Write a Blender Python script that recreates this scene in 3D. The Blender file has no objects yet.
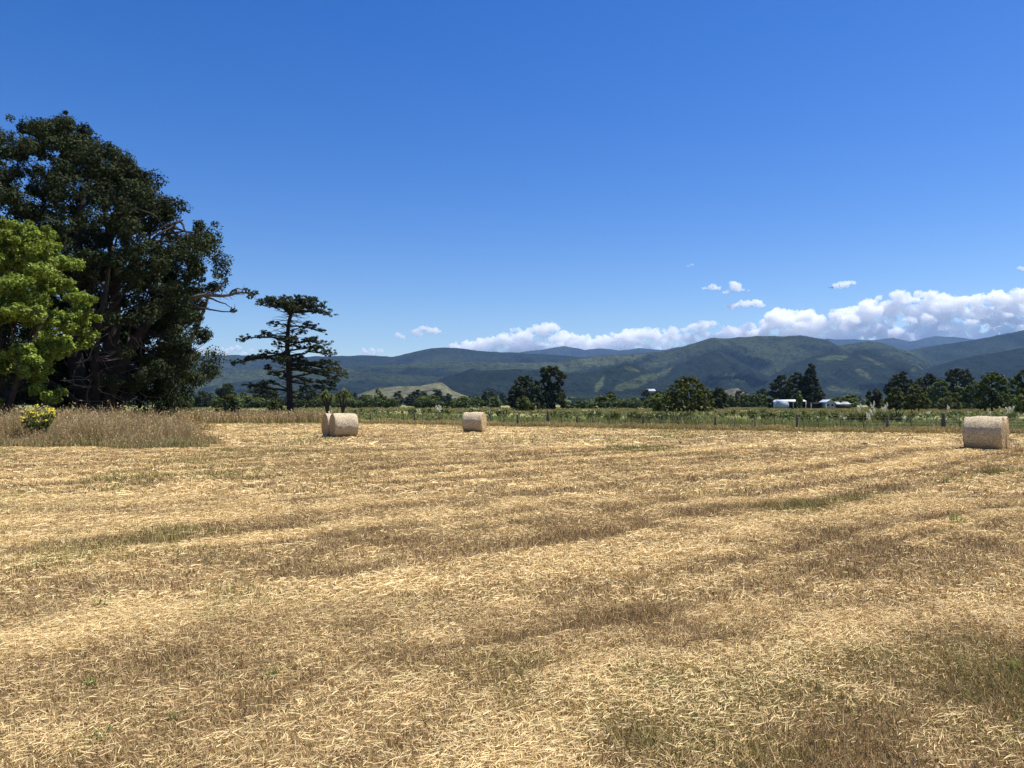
import bpy, math
import numpy as np
from mathutils import Vector

R = np.random.default_rng(11)
sc = bpy.context.scene
COL = sc.collection
rad = math.radians

# ------------------------------------------------------------------ camera
FPX, HC = 780.0, 1.65
PITCH = math.atan(20.5 / FPX)
cam_d = bpy.data.cameras.new('camera')
cam_d.sensor_width = 36.0
cam_d.lens = FPX / 1024 * 36.0
cam_d.clip_start, cam_d.clip_end = 0.05, 120000
cam = bpy.data.objects.new('camera', cam_d)
COL.objects.link(cam)
cam.location = (0, 0, HC)
cam.rotation_euler = (math.pi / 2 + PITCH, 0, 0)
sc.camera = cam


def P(px, py, Y):
    """world point seen at picture position (px, py) at depth Y"""
    cp, sp = math.cos(PITCH), math.sin(PITCH)
    dx, dy = px - 512, 384 - py
    d = (dx, FPX * cp - dy * sp, FPX * sp + dy * cp)
    k = Y / d[1]
    return (d[0] * k, Y, HC + d[2] * k)


def SX(px, Y):
    return (px - 512) / FPX * Y


# ------------------------------------------------------------------ noise
def hash2(ix, iy, seed):
    h = (ix.astype(np.int64) * 374761393 + iy.astype(np.int64) * 668265263 + seed * 1442695041) & 0xFFFFFFFF
    h = ((h ^ (h >> 13)) * 1274126177) & 0xFFFFFFFF
    return ((h ^ (h >> 16)) & 0xFFFFFF) / float(0xFFFFFF)


def vn(x, y, seed=0):
    x = np.asarray(x, float); y = np.asarray(y, float)
    ix, iy = np.floor(x), np.floor(y)
    fx, fy = x - ix, y - iy
    fx = fx * fx * (3 - 2 * fx); fy = fy * fy * (3 - 2 * fy)
    a = hash2(ix, iy, seed); b = hash2(ix + 1, iy, seed)
    c = hash2(ix, iy + 1, seed); d = hash2(ix + 1, iy + 1, seed)
    return (a * (1 - fx) + b * fx) * (1 - fy) + (c * (1 - fx) + d * fx) * fy


def fbm(x, y, seed=0, o=4):
    s, a, t = 0, .5, 0
    for k in range(o):
        s = s + a * vn(x * 2 ** k, y * 2 ** k, seed + k * 17); t += a; a *= .5
    return s / t


def sstep(a, b, x):
    t = np.clip((x - a) / (b - a), 0, 1)
    return t * t * (3 - 2 * t)


# ------------------------------------------------------------------ mesh helpers
class MB:
    def __init__(s, dc=(1, 1, 1)):
        s.dc = dc
        s.v, s.q, s.t, s.c, s.n = [], [], [], [], 0

    def add(s, V, quads=None, tris=None, col=None):
        V = np.asarray(V, float).reshape(-1, 3)
        if quads is not None and len(quads): s.q.append(np.asarray(quads, int) + s.n)
        if tris is not None and len(tris): s.t.append(np.asarray(tris, int) + s.n)
        s.v.append(V)
        if col is None or (isinstance(col, tuple) and col == (1, 1, 1)): col = s.dc
        C = np.asarray(col, float)
        if C.ndim == 1: C = np.repeat(C[None], len(V), 0)
        s.c.append(C); s.n += len(V)
        return s

    def build(s, name, mat, parent=None, smooth=False, loc=None):
        V = np.concatenate(s.v)
        C = np.concatenate(s.c)
        q = np.concatenate(s.q) if s.q else np.zeros((0, 4), int)
        t = np.concatenate(s.t) if s.t else np.zeros((0, 3), int)
        me = bpy.data.meshes.new(name)
        me.vertices.add(len(V)); me.vertices.foreach_set('co', V.astype(np.float32).ravel())
        loops = np.concatenate([q.ravel(), t.ravel()]).astype(np.int32)
        tot = np.concatenate([np.full(len(q), 4), np.full(len(t), 3)]).astype(np.int32)
        st = np.concatenate([[0], np.cumsum(tot)[:-1]]).astype(np.int32)
        me.loops.add(len(loops)); me.loops.foreach_set('vertex_index', loops)
        me.polygons.add(len(tot)); me.polygons.foreach_set('loop_start', st)
        me.polygons.foreach_set('loop_total', tot)
        if smooth: me.polygons.foreach_set('use_smooth', np.ones(len(tot), bool))
        me.update(calc_edges=True)
        a = me.color_attributes.new('tint', 'FLOAT_COLOR', 'POINT')
        a.data.foreach_set('color', np.concatenate([C, np.ones((len(C), 1))], 1).astype(np.float32).ravel())
        me.materials.append(mat)
        o = bpy.data.objects.new(name, me)
        COL.objects.link(o)
        if parent: o.parent = parent
        if loc is not None: o.location = loc
        return o


def tag(o, label=None, cat=None, group=None, kind=None):
    if label: o['label'] = label
    if cat: o['category'] = cat
    if group: o['group'] = group
    if kind: o['kind'] = kind
    return o


def empty(name, loc, rz=0):
    o = bpy.data.objects.new(name, None)
    o.empty_display_size = .3
    COL.objects.link(o); o.location = loc; o.rotation_euler = (0, 0, rz)
    return o


def copy_tree(o, parent=None):
    c = o.copy(); COL.objects.link(c)
    if parent: c.parent = parent
    for ch in [k for k in bpy.data.objects if k.parent == o]:
        copy_tree(ch, c)
    return c


def unit(v):
    v = np.asarray(v, float)
    return v / (np.linalg.norm(v, axis=-1, keepdims=True) + 1e-9)


def tube(mb, pts, radii, n=7, col=(1, 1, 1), cap=True):
    pts = np.asarray(pts, float); m = len(pts)
    radii = np.broadcast_to(np.asarray(radii, float), (m,))
    tg = unit(np.gradient(pts, axis=0))
    ref = np.array([0.31, .95, .05]) if abs(tg[0][1]) < .8 else np.array([1., 0, 0])
    a = unit(np.cross(tg, ref)); b = np.cross(tg, a)
    th = np.arange(n) * 2 * np.pi / n
    V = pts[:, None] + radii[:, None, None] * (np.cos(th)[None, :, None] * a[:, None] + np.sin(th)[None, :, None] * b[:, None])
    i, j = np.meshgrid(np.arange(m - 1), np.arange(n), indexing='ij')
    j2 = (j + 1) % n
    q = np.stack([i * n + j, i * n + j2, (i + 1) * n + j2, (i + 1) * n + j], -1).reshape(-1, 4)
    V = V.reshape(-1, 3); t = []
    if cap:
        V = np.concatenate([V, pts[:1], pts[-1:]])
        for k in range(n):
            t.append((m * n, (k + 1) % n, k)); t.append((m * n + 1, (m - 1) * n + k, (m - 1) * n + (k + 1) % n))
    mb.add(V, q, t, col)


def wiggle(p0, p1, n=6, amp=.1, sag=0, rng=R):
    p0, p1 = np.array(p0, float), np.array(p1, float)
    t = np.linspace(0, 1, n)[:, None]
    L = np.linalg.norm(p1 - p0)
    p = p0 + (p1 - p0) * t + np.cumsum(rng.normal(0, amp * L / n, (n, 3)), 0) * np.sin(np.pi * t)
    p[:, 2] += sag * L * np.sin(np.pi * t[:, 0])
    return p


def smoothpath(pts, n=14):
    pts = np.asarray(pts, float); u = np.linspace(0, len(pts) - 1, n)
    out = []
    for x in u:
        i = int(min(x, len(pts) - 1.001)); f = x - i
        p0, p1, p2, p3 = pts[max(i - 1, 0)], pts[i], pts[min(i + 1, len(pts) - 1)], pts[min(i + 2, len(pts) - 1)]
        out.append(.5 * (2 * p1 + (p2 - p0) * f + (2 * p0 - 5 * p1 + 4 * p2 - p3) * f * f + (3 * p1 - p0 - 3 * p2 + p3) * f ** 3))
    return np.array(out)


def box(mb, lo, hi, col=(1, 1, 1)):
    x0, y0, z0 = lo; x1, y1, z1 = hi
    V = [(x0, y0, z0), (x1, y0, z0), (x1, y1, z0), (x0, y1, z0), (x0, y0, z1), (x1, y0, z1), (x1, y1, z1), (x0, y1, z1)]
    mb.add(V, [(3, 2, 1, 0), (4, 5, 6, 7), (0, 1, 5, 4), (1, 2, 6, 5), (2, 3, 7, 6), (3, 0, 4, 7)], None, col)


def leaves(mb, C, N, size, col, aspect=1.6, rng=R):
    """kite-shaped leaf sprays: one quad each"""
    n = len(C)
    N = unit(N)
    a = unit(np.cross(N, rng.normal(0, 1, (n, 3)))); b = np.cross(N, a)
    s = np.broadcast_to(np.asarray(size, float), (n,))[:, None]
    s = s * rng.uniform(.6, 1.3, (n, 1))
    bend = N * s * rng.uniform(-.25, .25, (n, 1))
    V = np.stack([C - a * s * aspect * .5, C + b * s * .5 - bend, C + a * s * aspect * .5, C - b * s * .5 - bend], 1).reshape(-1, 3)
    q = np.arange(4 * n).reshape(-1, 4)
    mb.add(V, q, None, np.repeat(col, 4, 0))


def mixcol(n, cols, w, jit=.12, rng=R):
    w = list(w)[:len(cols)]
    idx = rng.choice(len(cols), n, p=np.array(w) / np.sum(w))
    c = np.array(cols)[idx] * rng.uniform(1 - jit * 2, 1 + jit * 2, (n, 1)) * rng.uniform(1 - jit * .5, 1 + jit * .5, (n, 3))
    return np.clip(c, 0.002, 1)


def clump_leaves(mb, ctr, r, per, size, cols, w, flat=.75, up=.35, rng=R, shell=.45):
    """leaf sprays round each clump centre; every clump has its own tone"""
    k = len(ctr)
    r = np.broadcast_to(np.asarray(r, float), (k,))
    idx = np.repeat(np.arange(k), per)
    d = unit(rng.normal(0, 1, (k * per, 3)))
    rr = shell + (1 - shell) * rng.random((k * per, 1)) ** .6
    lump = 1 + .3 * np.sin(d[:, :1] * 5 + idx[:, None]) * np.cos(d[:, 1:2] * 4 + idx[:, None] * 2)
    pos = ctr[idx] + d * rr * lump * r[idx][:, None] * np.array([1, 1, flat])
    nrm = d * .8 + np.array([0, 0, up]) + rng.normal(0, .55, (k * per, 3))
    tone = rng.uniform(.78, 1.22, (k, 1))[idx]
    leaves(mb, pos, nrm, size, mixcol(k * per, cols, w, rng=rng) * tone, rng=rng)


# ------------------------------------------------------------------ materials
def mat(name):
    m = bpy.data.materials.new(name); m.use_nodes = True
    return m, m.node_tree.nodes, m.node_tree.links, m.node_tree.nodes['Principled BSDF']


def simple(name, col, rough=.8, noise=0, scale=8, bump=0, attr=False, metallic=0, spec=.3):
    m, n, l, b = mat(name)
    b.inputs['Roughness'].default_value = rough
    b.inputs['Metallic'].default_value = metallic
    b.inputs['Specular IOR Level'].default_value = spec
    src = None
    tc = n.new('ShaderNodeTexCoord')
    if attr:
        at = n.new('ShaderNodeAttribute'); at.attribute_name = 'tint'; src = at.outputs['Color']
    if noise or bump:
        nz = n.new('ShaderNodeTexNoise'); nz.inputs['Scale'].default_value = scale
        nz.inputs['Detail'].default_value = 6; nz.inputs['Roughness'].default_value = .65
        l.new(tc.outputs['Object'], nz.inputs['Vector'])
    if noise:
        mr = n.new('ShaderNodeMapRange')
        mr.inputs['From Min'].default_value = .3; mr.inputs['From Max'].default_value = .7
        mr.inputs['To Min'].default_value = 1 - noise; mr.inputs['To Max'].default_value = 1 + noise
        l.new(nz.outputs['Fac'], mr.inputs['Value'])
        mx = n.new('ShaderNodeMix'); mx.data_type = 'RGBA'; mx.blend_type = 'MULTIPLY'; mx.inputs['Factor'].default_value = 1
        if src: l.new(src, mx.inputs['A'])
        else: mx.inputs['A'].default_value = (*col, 1)
        l.new(mr.outputs['Result'], mx.inputs['B'])
        src = mx.outputs['Result']
    if src: l.new(src, b.inputs['Base Color'])
    else: b.inputs['Base Color'].default_value = (*col, 1)
    if bump:
        bp = n.new('ShaderNodeBump'); bp.inputs['Strength'].default_value = 1; bp.inputs['Distance'].default_value = bump
        l.new(nz.outputs['Fac'], bp.inputs['Height']); l.new(bp.outputs['Normal'], b.inputs['Normal'])
    return m


def leafmat(name, trans=.3, rough=.65, spec=.12, warm=(1.15, 1.1, .5)):
    m, n, l, b = mat(name)
    at = n.new('ShaderNodeAttribute'); at.attribute_name = 'tint'
    b.inputs['Roughness'].default_value = rough; b.inputs['Specular IOR Level'].default_value = spec
    l.new(at.outputs['Color'], b.inputs['Base Color'])
    tr = n.new('ShaderNodeBsdfTranslucent')
    mx = n.new('ShaderNodeMix'); mx.data_type = 'RGBA'; mx.blend_type = 'MULTIPLY'; mx.inputs['Factor'].default_value = 1
    mx.inputs['B'].default_value = (*warm, 1); l.new(at.outputs['Color'], mx.inputs['A'])
    l.new(mx.outputs['Result'], tr.inputs['Color'])
    ms = n.new('ShaderNodeMixShader'); ms.inputs['Fac'].default_value = trans
    l.new(b.outputs['BSDF'], ms.inputs[1]); l.new(tr.outputs['BSDF'], ms.inputs[2])
    l.new(ms.outputs['Shader'], n['Material Output'].inputs['Surface'])
    return m


M = {}
M['leaf'] = leafmat('foliage', .28)
M['needle'] = leafmat('conifer_foliage', .12, .7, .1, (1, 1, .7))
M['grass'] = leafmat('dry_grass', .25, .7, .2, (1.05, .95, .75))
M['straw'] = leafmat('straw', .12, .75, .15, (1.05, .95, .75))
M['bark'] = simple('bark', (.05, .04, .033), .9, .5, 3.0, .12)
M['bark_dark'] = simple('dark_bark', (.03, .025, .021), .9, .5, 2.0, .2)
M['bark_old'] = simple('old_bark', (1, 1, 1), .9, .5, 2.0, .15, attr=True)
M['deadwood'] = simple('dead_wood', (.11, .095, .082), .9, .4, 5, .03)
M['post'] = simple('weathered_post', (.10, .085, .07), .9, .45, 9, .02)
M['batten'] = simple('timber_batten', (.085, .072, .058), .9, .4, 9, .01)
M['wire'] = simple('wire', (.25, .25, .26), .5, metallic=.8)
M['white_paint'] = simple('white_paint', (.75, .76, .76), .5, .08, .6)
M['pale_iron'] = simple('pale_blue_sheet', (.27, .36, .45), .5, .1, .6)
M['dull_iron'] = simple('dull_grey_sheet', (.30, .33, .36), .6, .1, .6)
M['roof_iron'] = simple('white_roof_sheet', (.82, .82, .82), .4, .06, .4)
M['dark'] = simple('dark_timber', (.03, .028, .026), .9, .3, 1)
M['glass'] = simple('window_glass', (.02, .025, .03), .1, spec=.6)
M['feather'] = simple('dark_feather', (.012, .012, .013), .7)
M['hill'] = None

# ------------------------------------------------------------------ layout fields
FX = np.array([-400, -70, -45, -17, 2.7, 20.3, 26.0, 40, 90, 400])
FY = np.array([95, 95, 88, 71, 58.0, 46.5, 45.0, 43.5, 38, 20])


def fence_y(x): return np.interp(x, FX, FY)


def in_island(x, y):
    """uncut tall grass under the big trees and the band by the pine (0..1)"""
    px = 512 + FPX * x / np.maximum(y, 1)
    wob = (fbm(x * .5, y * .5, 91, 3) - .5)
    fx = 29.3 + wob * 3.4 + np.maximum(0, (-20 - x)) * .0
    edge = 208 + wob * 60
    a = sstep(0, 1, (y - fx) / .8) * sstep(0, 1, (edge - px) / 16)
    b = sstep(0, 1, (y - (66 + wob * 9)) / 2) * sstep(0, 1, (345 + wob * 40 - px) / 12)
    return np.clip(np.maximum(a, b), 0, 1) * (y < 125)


def field(x, y):
    """pale (loose straw), green, base mix of the mown field"""
    w = (fbm(x / 9, y / 9, 5, 3) - .5) * 2.6 + (fbm(x / 1.6, y / 1.6, 8, 3) - .5) * .8
    r = np.hypot(x + 60, y - 85) + w
    arc = np.arctan2(y - 85, x + 60) * 95
    row = fbm(r / .34, arc / 8, 43, 3); row2 = fbm(r / 1.0, arc / 22, 47, 3)
    st = .5 + .5 * np.cos(2 * np.pi * r / 1.75)
    st2 = .5 + .5 * np.cos(2 * np.pi * r / 5.5 + 1.0)
    amp = .35 + .9 * fbm(x / 9 + 3, y / 9, 23, 3)
    n1 = fbm(x / 3.2, y / 3.2, 31, 4); n2 = fbm(x / .55, y / .55, 37, 3)
    big = fbm(x / 16 + 7, y / 16, 77, 3)
    left = sstep(6, -9, x + y * .05) * sstep(24, 6, y)
    pale = .9 * (st ** 5 * .42 + st2 ** 8 * .3) * amp + .42 * (n1 - .5) + .95 * (n2 - .5) + 1.1 * (row - .5) + (.62 * (row2 - .5)) + .37 + .30 * left + (big - .5) * .25
    pale = np.clip(pale, 0, 1)
    g = fbm(x / 4.5 + 11, y / 4.5, 51, 4) + .3 * (fbm(x / .8, y / .8, 57, 3) - .5)
    right = sstep(-4, 14, x)
    dv = 512 + FPX * x / np.maximum(y, .5)
    near = sstep(5.5, 3.5, y) * sstep(560, 900, dv) * .10
    streak = np.exp(-((r - 97.3) / .5) ** 2) * sstep(7, 10, y) * sstep(26, 16, y) * sstep(2, 5, x) * .30
    gbale = np.exp(-((y - 37.4) / 1.3) ** 2) * np.exp(-((x + 7) / 5) ** 2) * .22
    green = np.clip(sstep(.60, .88, g + .03 * right + near * .25 + streak + gbale + .04 * sstep(20, 34, y)), 0, 1) * .85
    return pale, green, n1, n2


def ground_z(x, y):
    d = np.hypot(x, y)
    k = sstep(70, 30, d)
    z = (fbm(x / 2.6, y / 2.6, 61, 3) - .5) * .07 * k + (fbm(x / .45, y / .45, 67, 3) - .5) * .035 * sstep(25, 8, d)
    return z


# ------------------------------------------------------------------ ground sheet
def axis(lo, hi, step, far, growth=1.13):
    a = list(np.arange(lo, hi + step * .5, step)); s = step
    x = a[-1]
    while x < far[1]:
        s *= growth; x += s; a.append(min(x, far[1]))
    x, s, pre = a[0], step, []
    while x > far[0]:
        s *= growth; x -= s; pre.append(max(x, far[0]))
    return np.array(pre[::-1] + a)


gx = axis(-34, 34, .2, (-16500, 16500))
gy = axis(1, 64, .2, (-250, 16800))
X, Y = np.meshgrid(gx, gy)
xr, yr = X.ravel(), Y.ravel()
pale, green, n1, n2 = field(xr, yr)


def lerp(a, b, t): return a + (b - a) * t[:, None]


one = np.ones(len(xr))
c = lerp(np.array([.215, .145, .066]) * one[:, None], np.array([.50, .365, .165]), pale)
c = lerp(c, np.array([.19, .165, .06]), green * .6)
c *= (.8 + .4 * n2)[:, None]
nearbrown = np.array([.27, .18, .09])
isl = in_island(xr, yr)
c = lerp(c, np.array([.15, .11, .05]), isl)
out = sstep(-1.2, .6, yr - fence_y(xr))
dist = np.hypot(xr, yr)
pn = fbm(xr / 9, yr / 9, 71, 4); pn2 = fbm(xr / 60, yr / 22, 73, 4)
past = lerp(np.array([.16, .19, .05]) * one[:, None], np.array([.28, .25, .10]), np.clip((pn - .35) * 2.2 + sstep(90, 160, dist) * .55, 0, 1))
far = lerp(np.array([.25, .23, .095]) * one[:, None], np.array([.17, .19, .06]), sstep(.4, .62, pn2))
past = lerp(past, far, sstep(130, 260, dist))
past *= (.8 + .4 * fbm(xr / 2.3, yr / 2.3, 79, 3))[:, None]
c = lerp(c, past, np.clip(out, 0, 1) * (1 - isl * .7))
c[:] = np.clip(c, .01, 1)
ny, nx = len(gy), len(gx)
i, j = np.meshgrid(np.arange(ny - 1), np.arange(nx - 1), indexing='ij')
q = np.stack([i * nx + j, i * nx + j + 1, (i + 1) * nx + j + 1, (i + 1) * nx + j], -1).reshape(-1, 4)

m, n, l, b = mat('field_soil')
at = n.new('ShaderNodeAttribute'); at.attribute_name = 'tint'
tc = n.new('ShaderNodeTexCoord')
nzs = []
for s_, d_ in ((55, 6), (7, 5)):
    z = n.new('ShaderNodeTexNoise'); z.inputs['Scale'].default_value = s_; z.inputs['Detail'].default_value = d_
    z.inputs['Roughness'].default_value = .7; l.new(tc.outputs['Object'], z.inputs['Vector']); nzs.append(z)
mr = n.new('ShaderNodeMapRange'); mr.inputs['From Min'].default_value = .33; mr.inputs['From Max'].default_value = .67
mr.inputs['To Min'].default_value = .55; mr.inputs['To Max'].default_value = 1.45
l.new(nzs[0].outputs['Fac'], mr.inputs['Value'])
mx = n.new('ShaderNodeMix'); mx.data_type = 'RGBA'; mx.blend_type = 'MULTIPLY'; mx.inputs['Factor'].default_value = 1
l.new(at.outputs['Color'], mx.inputs['A']); l.new(mr.outputs['Result'], mx.inputs['B'])
l.new(mx.outputs['Result'], b.inputs['Base Color'])
b.inputs['Roughness'].default_value = .95; b.inputs['Specular IOR Level'].default_value = .1
ad = n.new('ShaderNodeMath'); ad.operation = 'ADD'
l.new(nzs[0].outputs['Fac'], ad.inputs[0]); l.new(nzs[1].outputs['Fac'], ad.inputs[1])
bp = n.new('ShaderNodeBump'); bp.inputs['Strength'].default_value = .8; bp.inputs['Distance'].default_value = .05
l.new(ad.outputs[0], bp.inputs['Height']); l.new(bp.outputs['Normal'], b.inputs['Normal'])
gmb = MB(); gmb.add(np.stack([xr, yr, ground_z(xr, yr)], 1), q, None, c)
ground = tag(gmb.build('ground', m, smooth=True), kind='structure')

# ------------------------------------------------------------------ stubble and loose straw
PAL = np.array([[.74, .575, .29], [.56, .40, .19], [.37, .25, .118], [.20, .132, .065], [.30, .265, .085], [.20, .20, .06]])


def wedge(n, y0, y1, margin=1.22):
    """points in the wedge of ground before the camera, even per square metre"""
    y = np.sqrt(R.uniform(y0 ** 2, y1 ** 2, n)); x = R.uniform(-1, 1, n) * (.656 * margin * y + .4)
    return x, y


def strawcols(x, y, lying):
    pale, green, n1, n2 = field(x, y)
    u = R.random(len(x)); k = np.full(len(x), 1)
    p = np.clip(pale + (.12 if lying else -.08), 0, 1)
    k = np.where(u < p * .75, 0, np.where(u < p * .75 + .30, 1, np.where(u < p * .4 + .68, 2, 3)))
    if not lying:
        gsel = R.random(len(x)) < np.clip(green * 1.0 + .05, 0, 1)
        k = np.where(gsel, np.where(R.random(len(x)) < .55, 4, 5), k)
    c = PAL[k] * R.uniform(.78, 1.22, (len(x), 1)) * R.uniform(.95, 1.05, (len(x), 3))
    return np.clip(c, .01, .9), pale, green


smb = MB()


def stubble(n, y0, y1, h, w):
    x, y = wedge(n, y0, y1)
    keep = (y < fence_y(x) - .5) & (in_island(x, y) < .5); x, y = x[keep], y[keep]
    c, pale, green = strawcols(x, y, False); n = len(x)
    hh = h * R.uniform(.45, 1.25, n) * (1 + green * 1.0) * (.75 + .6 * fbm(x / 1.1, y / 1.1, 141, 2))
    th = R.uniform(0, 2 * np.pi, n); lean = np.abs(R.normal(.0, .75, n)) * hh
    z = ground_z(x, y) - .004
    base = np.stack([x, y, z], 1)
    ph = R.uniform(0, np.pi, n)
    side = np.stack([np.cos(ph), np.sin(ph), 0 * ph], 1) * (w * R.uniform(.6, 1.4, n))[:, None]
    tip = base + np.stack([np.cos(th) * lean, np.sin(th) * lean, hh], 1)
    V = np.stack([base - side, base + side, tip], 1).reshape(-1, 3)
    smb.add(V, None, np.arange(3 * n).reshape(-1, 3), np.repeat(c, 3, 0))


lmb = MB()


def lying(n, y0, y1, L, w):
    x, y = wedge(n, y0, y1)
    keep = (y < fence_y(x) - .8) & (in_island(x, y) < .5); x, y = x[keep], y[keep]
    c, pale, green = strawcols(x, y, True)
    keep = R.random(len(x)) < .10 + .95 * pale; x, y, c, pale = x[keep], y[keep], c[keep], pale[keep]; n = len(x)
    ang = np.arctan2(y - 85, x + 60) + np.pi / 2 + R.normal(0, .9, n)
    ll = L * R.uniform(.35, 1.5, n)
    d = np.stack([np.cos(ang), np.sin(ang), R.normal(0, .16, n)], 1) * ll[:, None] * .5
    s = np.stack([-np.sin(ang), np.cos(ang), R.normal(0, .5, n)], 1) * (w * .5 * R.uniform(.6, 1.4, n))[:, None]
    ctr = np.stack([x, y, ground_z(x, y) + R.uniform(.008, .045, n) * (.5 + pale)], 1)
    up = np.zeros((n, 3)); up[:, 2] = R.uniform(-.02, .05, n) * ll
    V = np.stack([ctr - d - s, ctr - d + s, ctr + up + s, ctr + up - s, ctr + d + s * .6, ctr + d - s * .6], 1).reshape(-1, 3)
    k = np.arange(n)[:, None] * 6
    qq = np.concatenate([k + np.array([0, 1, 2, 3]), k + np.array([3, 2, 4, 5])])
    lmb.add(V, qq, None, np.repeat(c, 6, 0))


stubble(260000, 2.6, 6.5, .045, .0026)
stubble(240000, 6.5, 14, .055, .0045)
stubble(200000, 14, 30, .065, .010)
stubble(90000, 30, 72, .075, .022)
lying(150000, 2.6, 6.5, .05, .0028)
lying(150000, 6.5, 14, .075, .0058)
lying(90000, 14, 30, .16, .013)
lying(36000, 30, 70, .4, .03)
tag(smb.build('stubble', M['straw']), 'short dry stubble of the mown hay field with some green regrowth', 'stubble', kind='stuff')
tag(lmb.build('loose_straw', M['straw']), 'loose pale cut straw lying in curved rows over the mown field', 'straw', kind='stuff')


# ------------------------------------------------------------------ tall grasses
def tallgrass(mb, x, y, h, w, greenbase=.35, cols=None, seed=True):
    n = len(x)
    cols = cols or [[.45, .31, .155], [.53, .385, .20], [.36, .24, .12], [.62, .49, .28], [.26, .24, .09]]
    c = mixcol(n, cols, [4, 4, 3, 1.6, 1.6], .12)
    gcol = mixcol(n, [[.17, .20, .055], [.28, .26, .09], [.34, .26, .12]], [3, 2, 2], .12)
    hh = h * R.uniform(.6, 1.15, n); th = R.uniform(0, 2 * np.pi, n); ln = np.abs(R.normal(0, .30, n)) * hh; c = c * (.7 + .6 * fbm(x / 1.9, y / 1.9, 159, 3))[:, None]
    base = np.stack([x, y, ground_z(x, y) - .01], 1)
    dv = np.stack([np.cos(th), np.sin(th), 0 * th], 1)
    mid = base + dv * (ln * .35)[:, None]; mid[:, 2] += hh * .55
    tip = base + dv * ln[:, None]; tip[:, 2] += hh
    ph = R.uniform(0, np.pi, n)
    s = np.stack([np.cos(ph), np.sin(ph), 0 * ph], 1) * (w * R.uniform(.6, 1.4, n))[:, None]
    V = np.stack([base - s, base + s, mid + s * .6, mid - s * .6, tip], 1).reshape(-1, 3)
    k = np.arange(n)[:, None] * 5
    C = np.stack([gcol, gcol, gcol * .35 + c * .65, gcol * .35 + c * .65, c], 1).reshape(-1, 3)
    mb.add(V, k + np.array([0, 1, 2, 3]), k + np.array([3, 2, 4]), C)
    if seed:
        sel = R.random(n) < .6
        leaves(mb, tip[sel] - np.array([0, 0, .05]), np.stack([np.cos(ph[sel] + 1.57), np.sin(ph[sel] + 1.57), 0 * ph[sel]], 1) + R.normal(0, .3, (sel.sum(), 3)),
               w * 2.6, c[sel] * R.uniform(.9, 1.35, (sel.sum(), 1)), aspect=2.4)


tg = MB()


def island(n, x0, x1, y0, y1, h, w, **k):
    x = R.uniform(x0, x1, n); y = R.uniform(y0, y1, n)
    keep = R.random(n) < in_island(x, y) * sstep(.3, .62, fbm(x / 1.1, y / 1.1, 151, 3) + .06)
    x, y = x[keep], y[keep]; px = 512 + FPX * x / y
    ef = np.where(y < 66, .25 + .75 * sstep(0, 60, 214 - px + 50 * (fbm(x / 1.3, y / 1.3, 191, 2) - .5)), 1)
    tallgrass(tg, x, y, ef * h * .98 * (.3 + 1.15 * fbm(x / 1.7, y / 1.7, 153, 4)) * R.uniform(.7, 1.2, len(x)) * (1 - .78 * sstep(33.4, 29.8, y + 2.4 * (fbm(x / 2.2, y / 2.2, 157, 3) - .5))), w, **k)


island(60000, -30, -9.5, 29, 35, 1.22, .011)
island(60000, -42, -12, 35, 52, 1.2, .016)
island(30000, -62, -18, 52, 76, 1.1, .028)
island(42000, -75, -14, 64, 112, .8, .035)
n_ = 22000
x = R.uniform(-30, -9, n_); y = R.uniform(28.6, 33, n_)
keep = R.random(n_) < in_island(x, y - .0) * sstep(33, 30, y) * sstep(.3, .6, fbm(x / 1.2, y / .8, 167, 3) + .1)
x, y = x[keep], y[keep]
tallgrass(tg, x, y, .34 * (.4 + fbm(x / 1.2, y / 1.2, 169, 2)), .014, seed=False, cols=[[.24, .25, .08], [.34, .30, .13], [.42, .34, .18], [.17, .20, .055]])
tag(tg.build('tall_grass', M['grass']), 'tall brown seeding grass left uncut under the big trees', 'grass', kind='stuff')

fg = MB()
n_ = 60000
x = R.uniform(-22, 48, n_); y = fence_y(x) + R.normal(-.1, .75, n_)
keep = (in_island(x, y) < .5) & (R.random(n_) < sstep(.3, .55, fbm(x / 1.3, y / 1.3, 161, 3) + .1))
x, y = x[keep], y[keep]
tallgrass(fg, x, y, .40 * (.3 + 1.1 * fbm(x / 1.4, y / 1.4, 163, 4)), .018,
          cols=[[.50, .40, .19], [.42, .32, .14], [.58, .47, .25], [.30, .24, .11], [.27, .28, .09]])
tag(fg.build('fence_line_grass', M['grass']), 'dry tufty grass growing along the foot of the wire fence', 'grass', kind='stuff')

# rank green growth beyond the fence
wd = MB()
n_ = 90000
px = R.uniform(325, 1080, n_); y = 46 + 75 * R.random(n_) ** 1.3; x = SX(px, y)
off = y - fence_y(x)
den = fbm(x / 3.5, y / 3.5, 171, 3)
keep = (off > .9) & (off < 48) & (R.random(n_) < sstep(.36, .6, den) * sstep(46, 25, off))
x, y = x[keep], y[keep]; n_ = len(x)
tallgrass(wd, x, y, (.80 - .40 * sstep(5, 18, y - fence_y(x))) * (.3 + 1.1 * fbm(x / 3, y / 3, 173, 3)), .038, seed=False,
          cols=[[.24, .28, .075], [.30, .31, .10], [.17, .21, .055], [.42, .37, .17], [.2, .21, .07]])
n2_ = 14000
px = R.uniform(325, 1080, n2_); y = 47 + 60 * R.random(n2_); x = SX(px, y); off = y - fence_y(x)
keep = (off > 1.5) & (off < 35) & (fbm(x / 4, y / 4, 175, 3) > .5)
x, y = x[keep], y[keep]
leaves(wd, np.stack([x, y, R.uniform(.2, 1.0, len(x))], 1), R.normal(0, 1, (len(x), 3)) + [0, -.3, .8], .16,
       mixcol(len(x), [[.07, .10, .03], [.12, .15, .045], [.17, .18, .07]], [3, 3, 1]))
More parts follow.
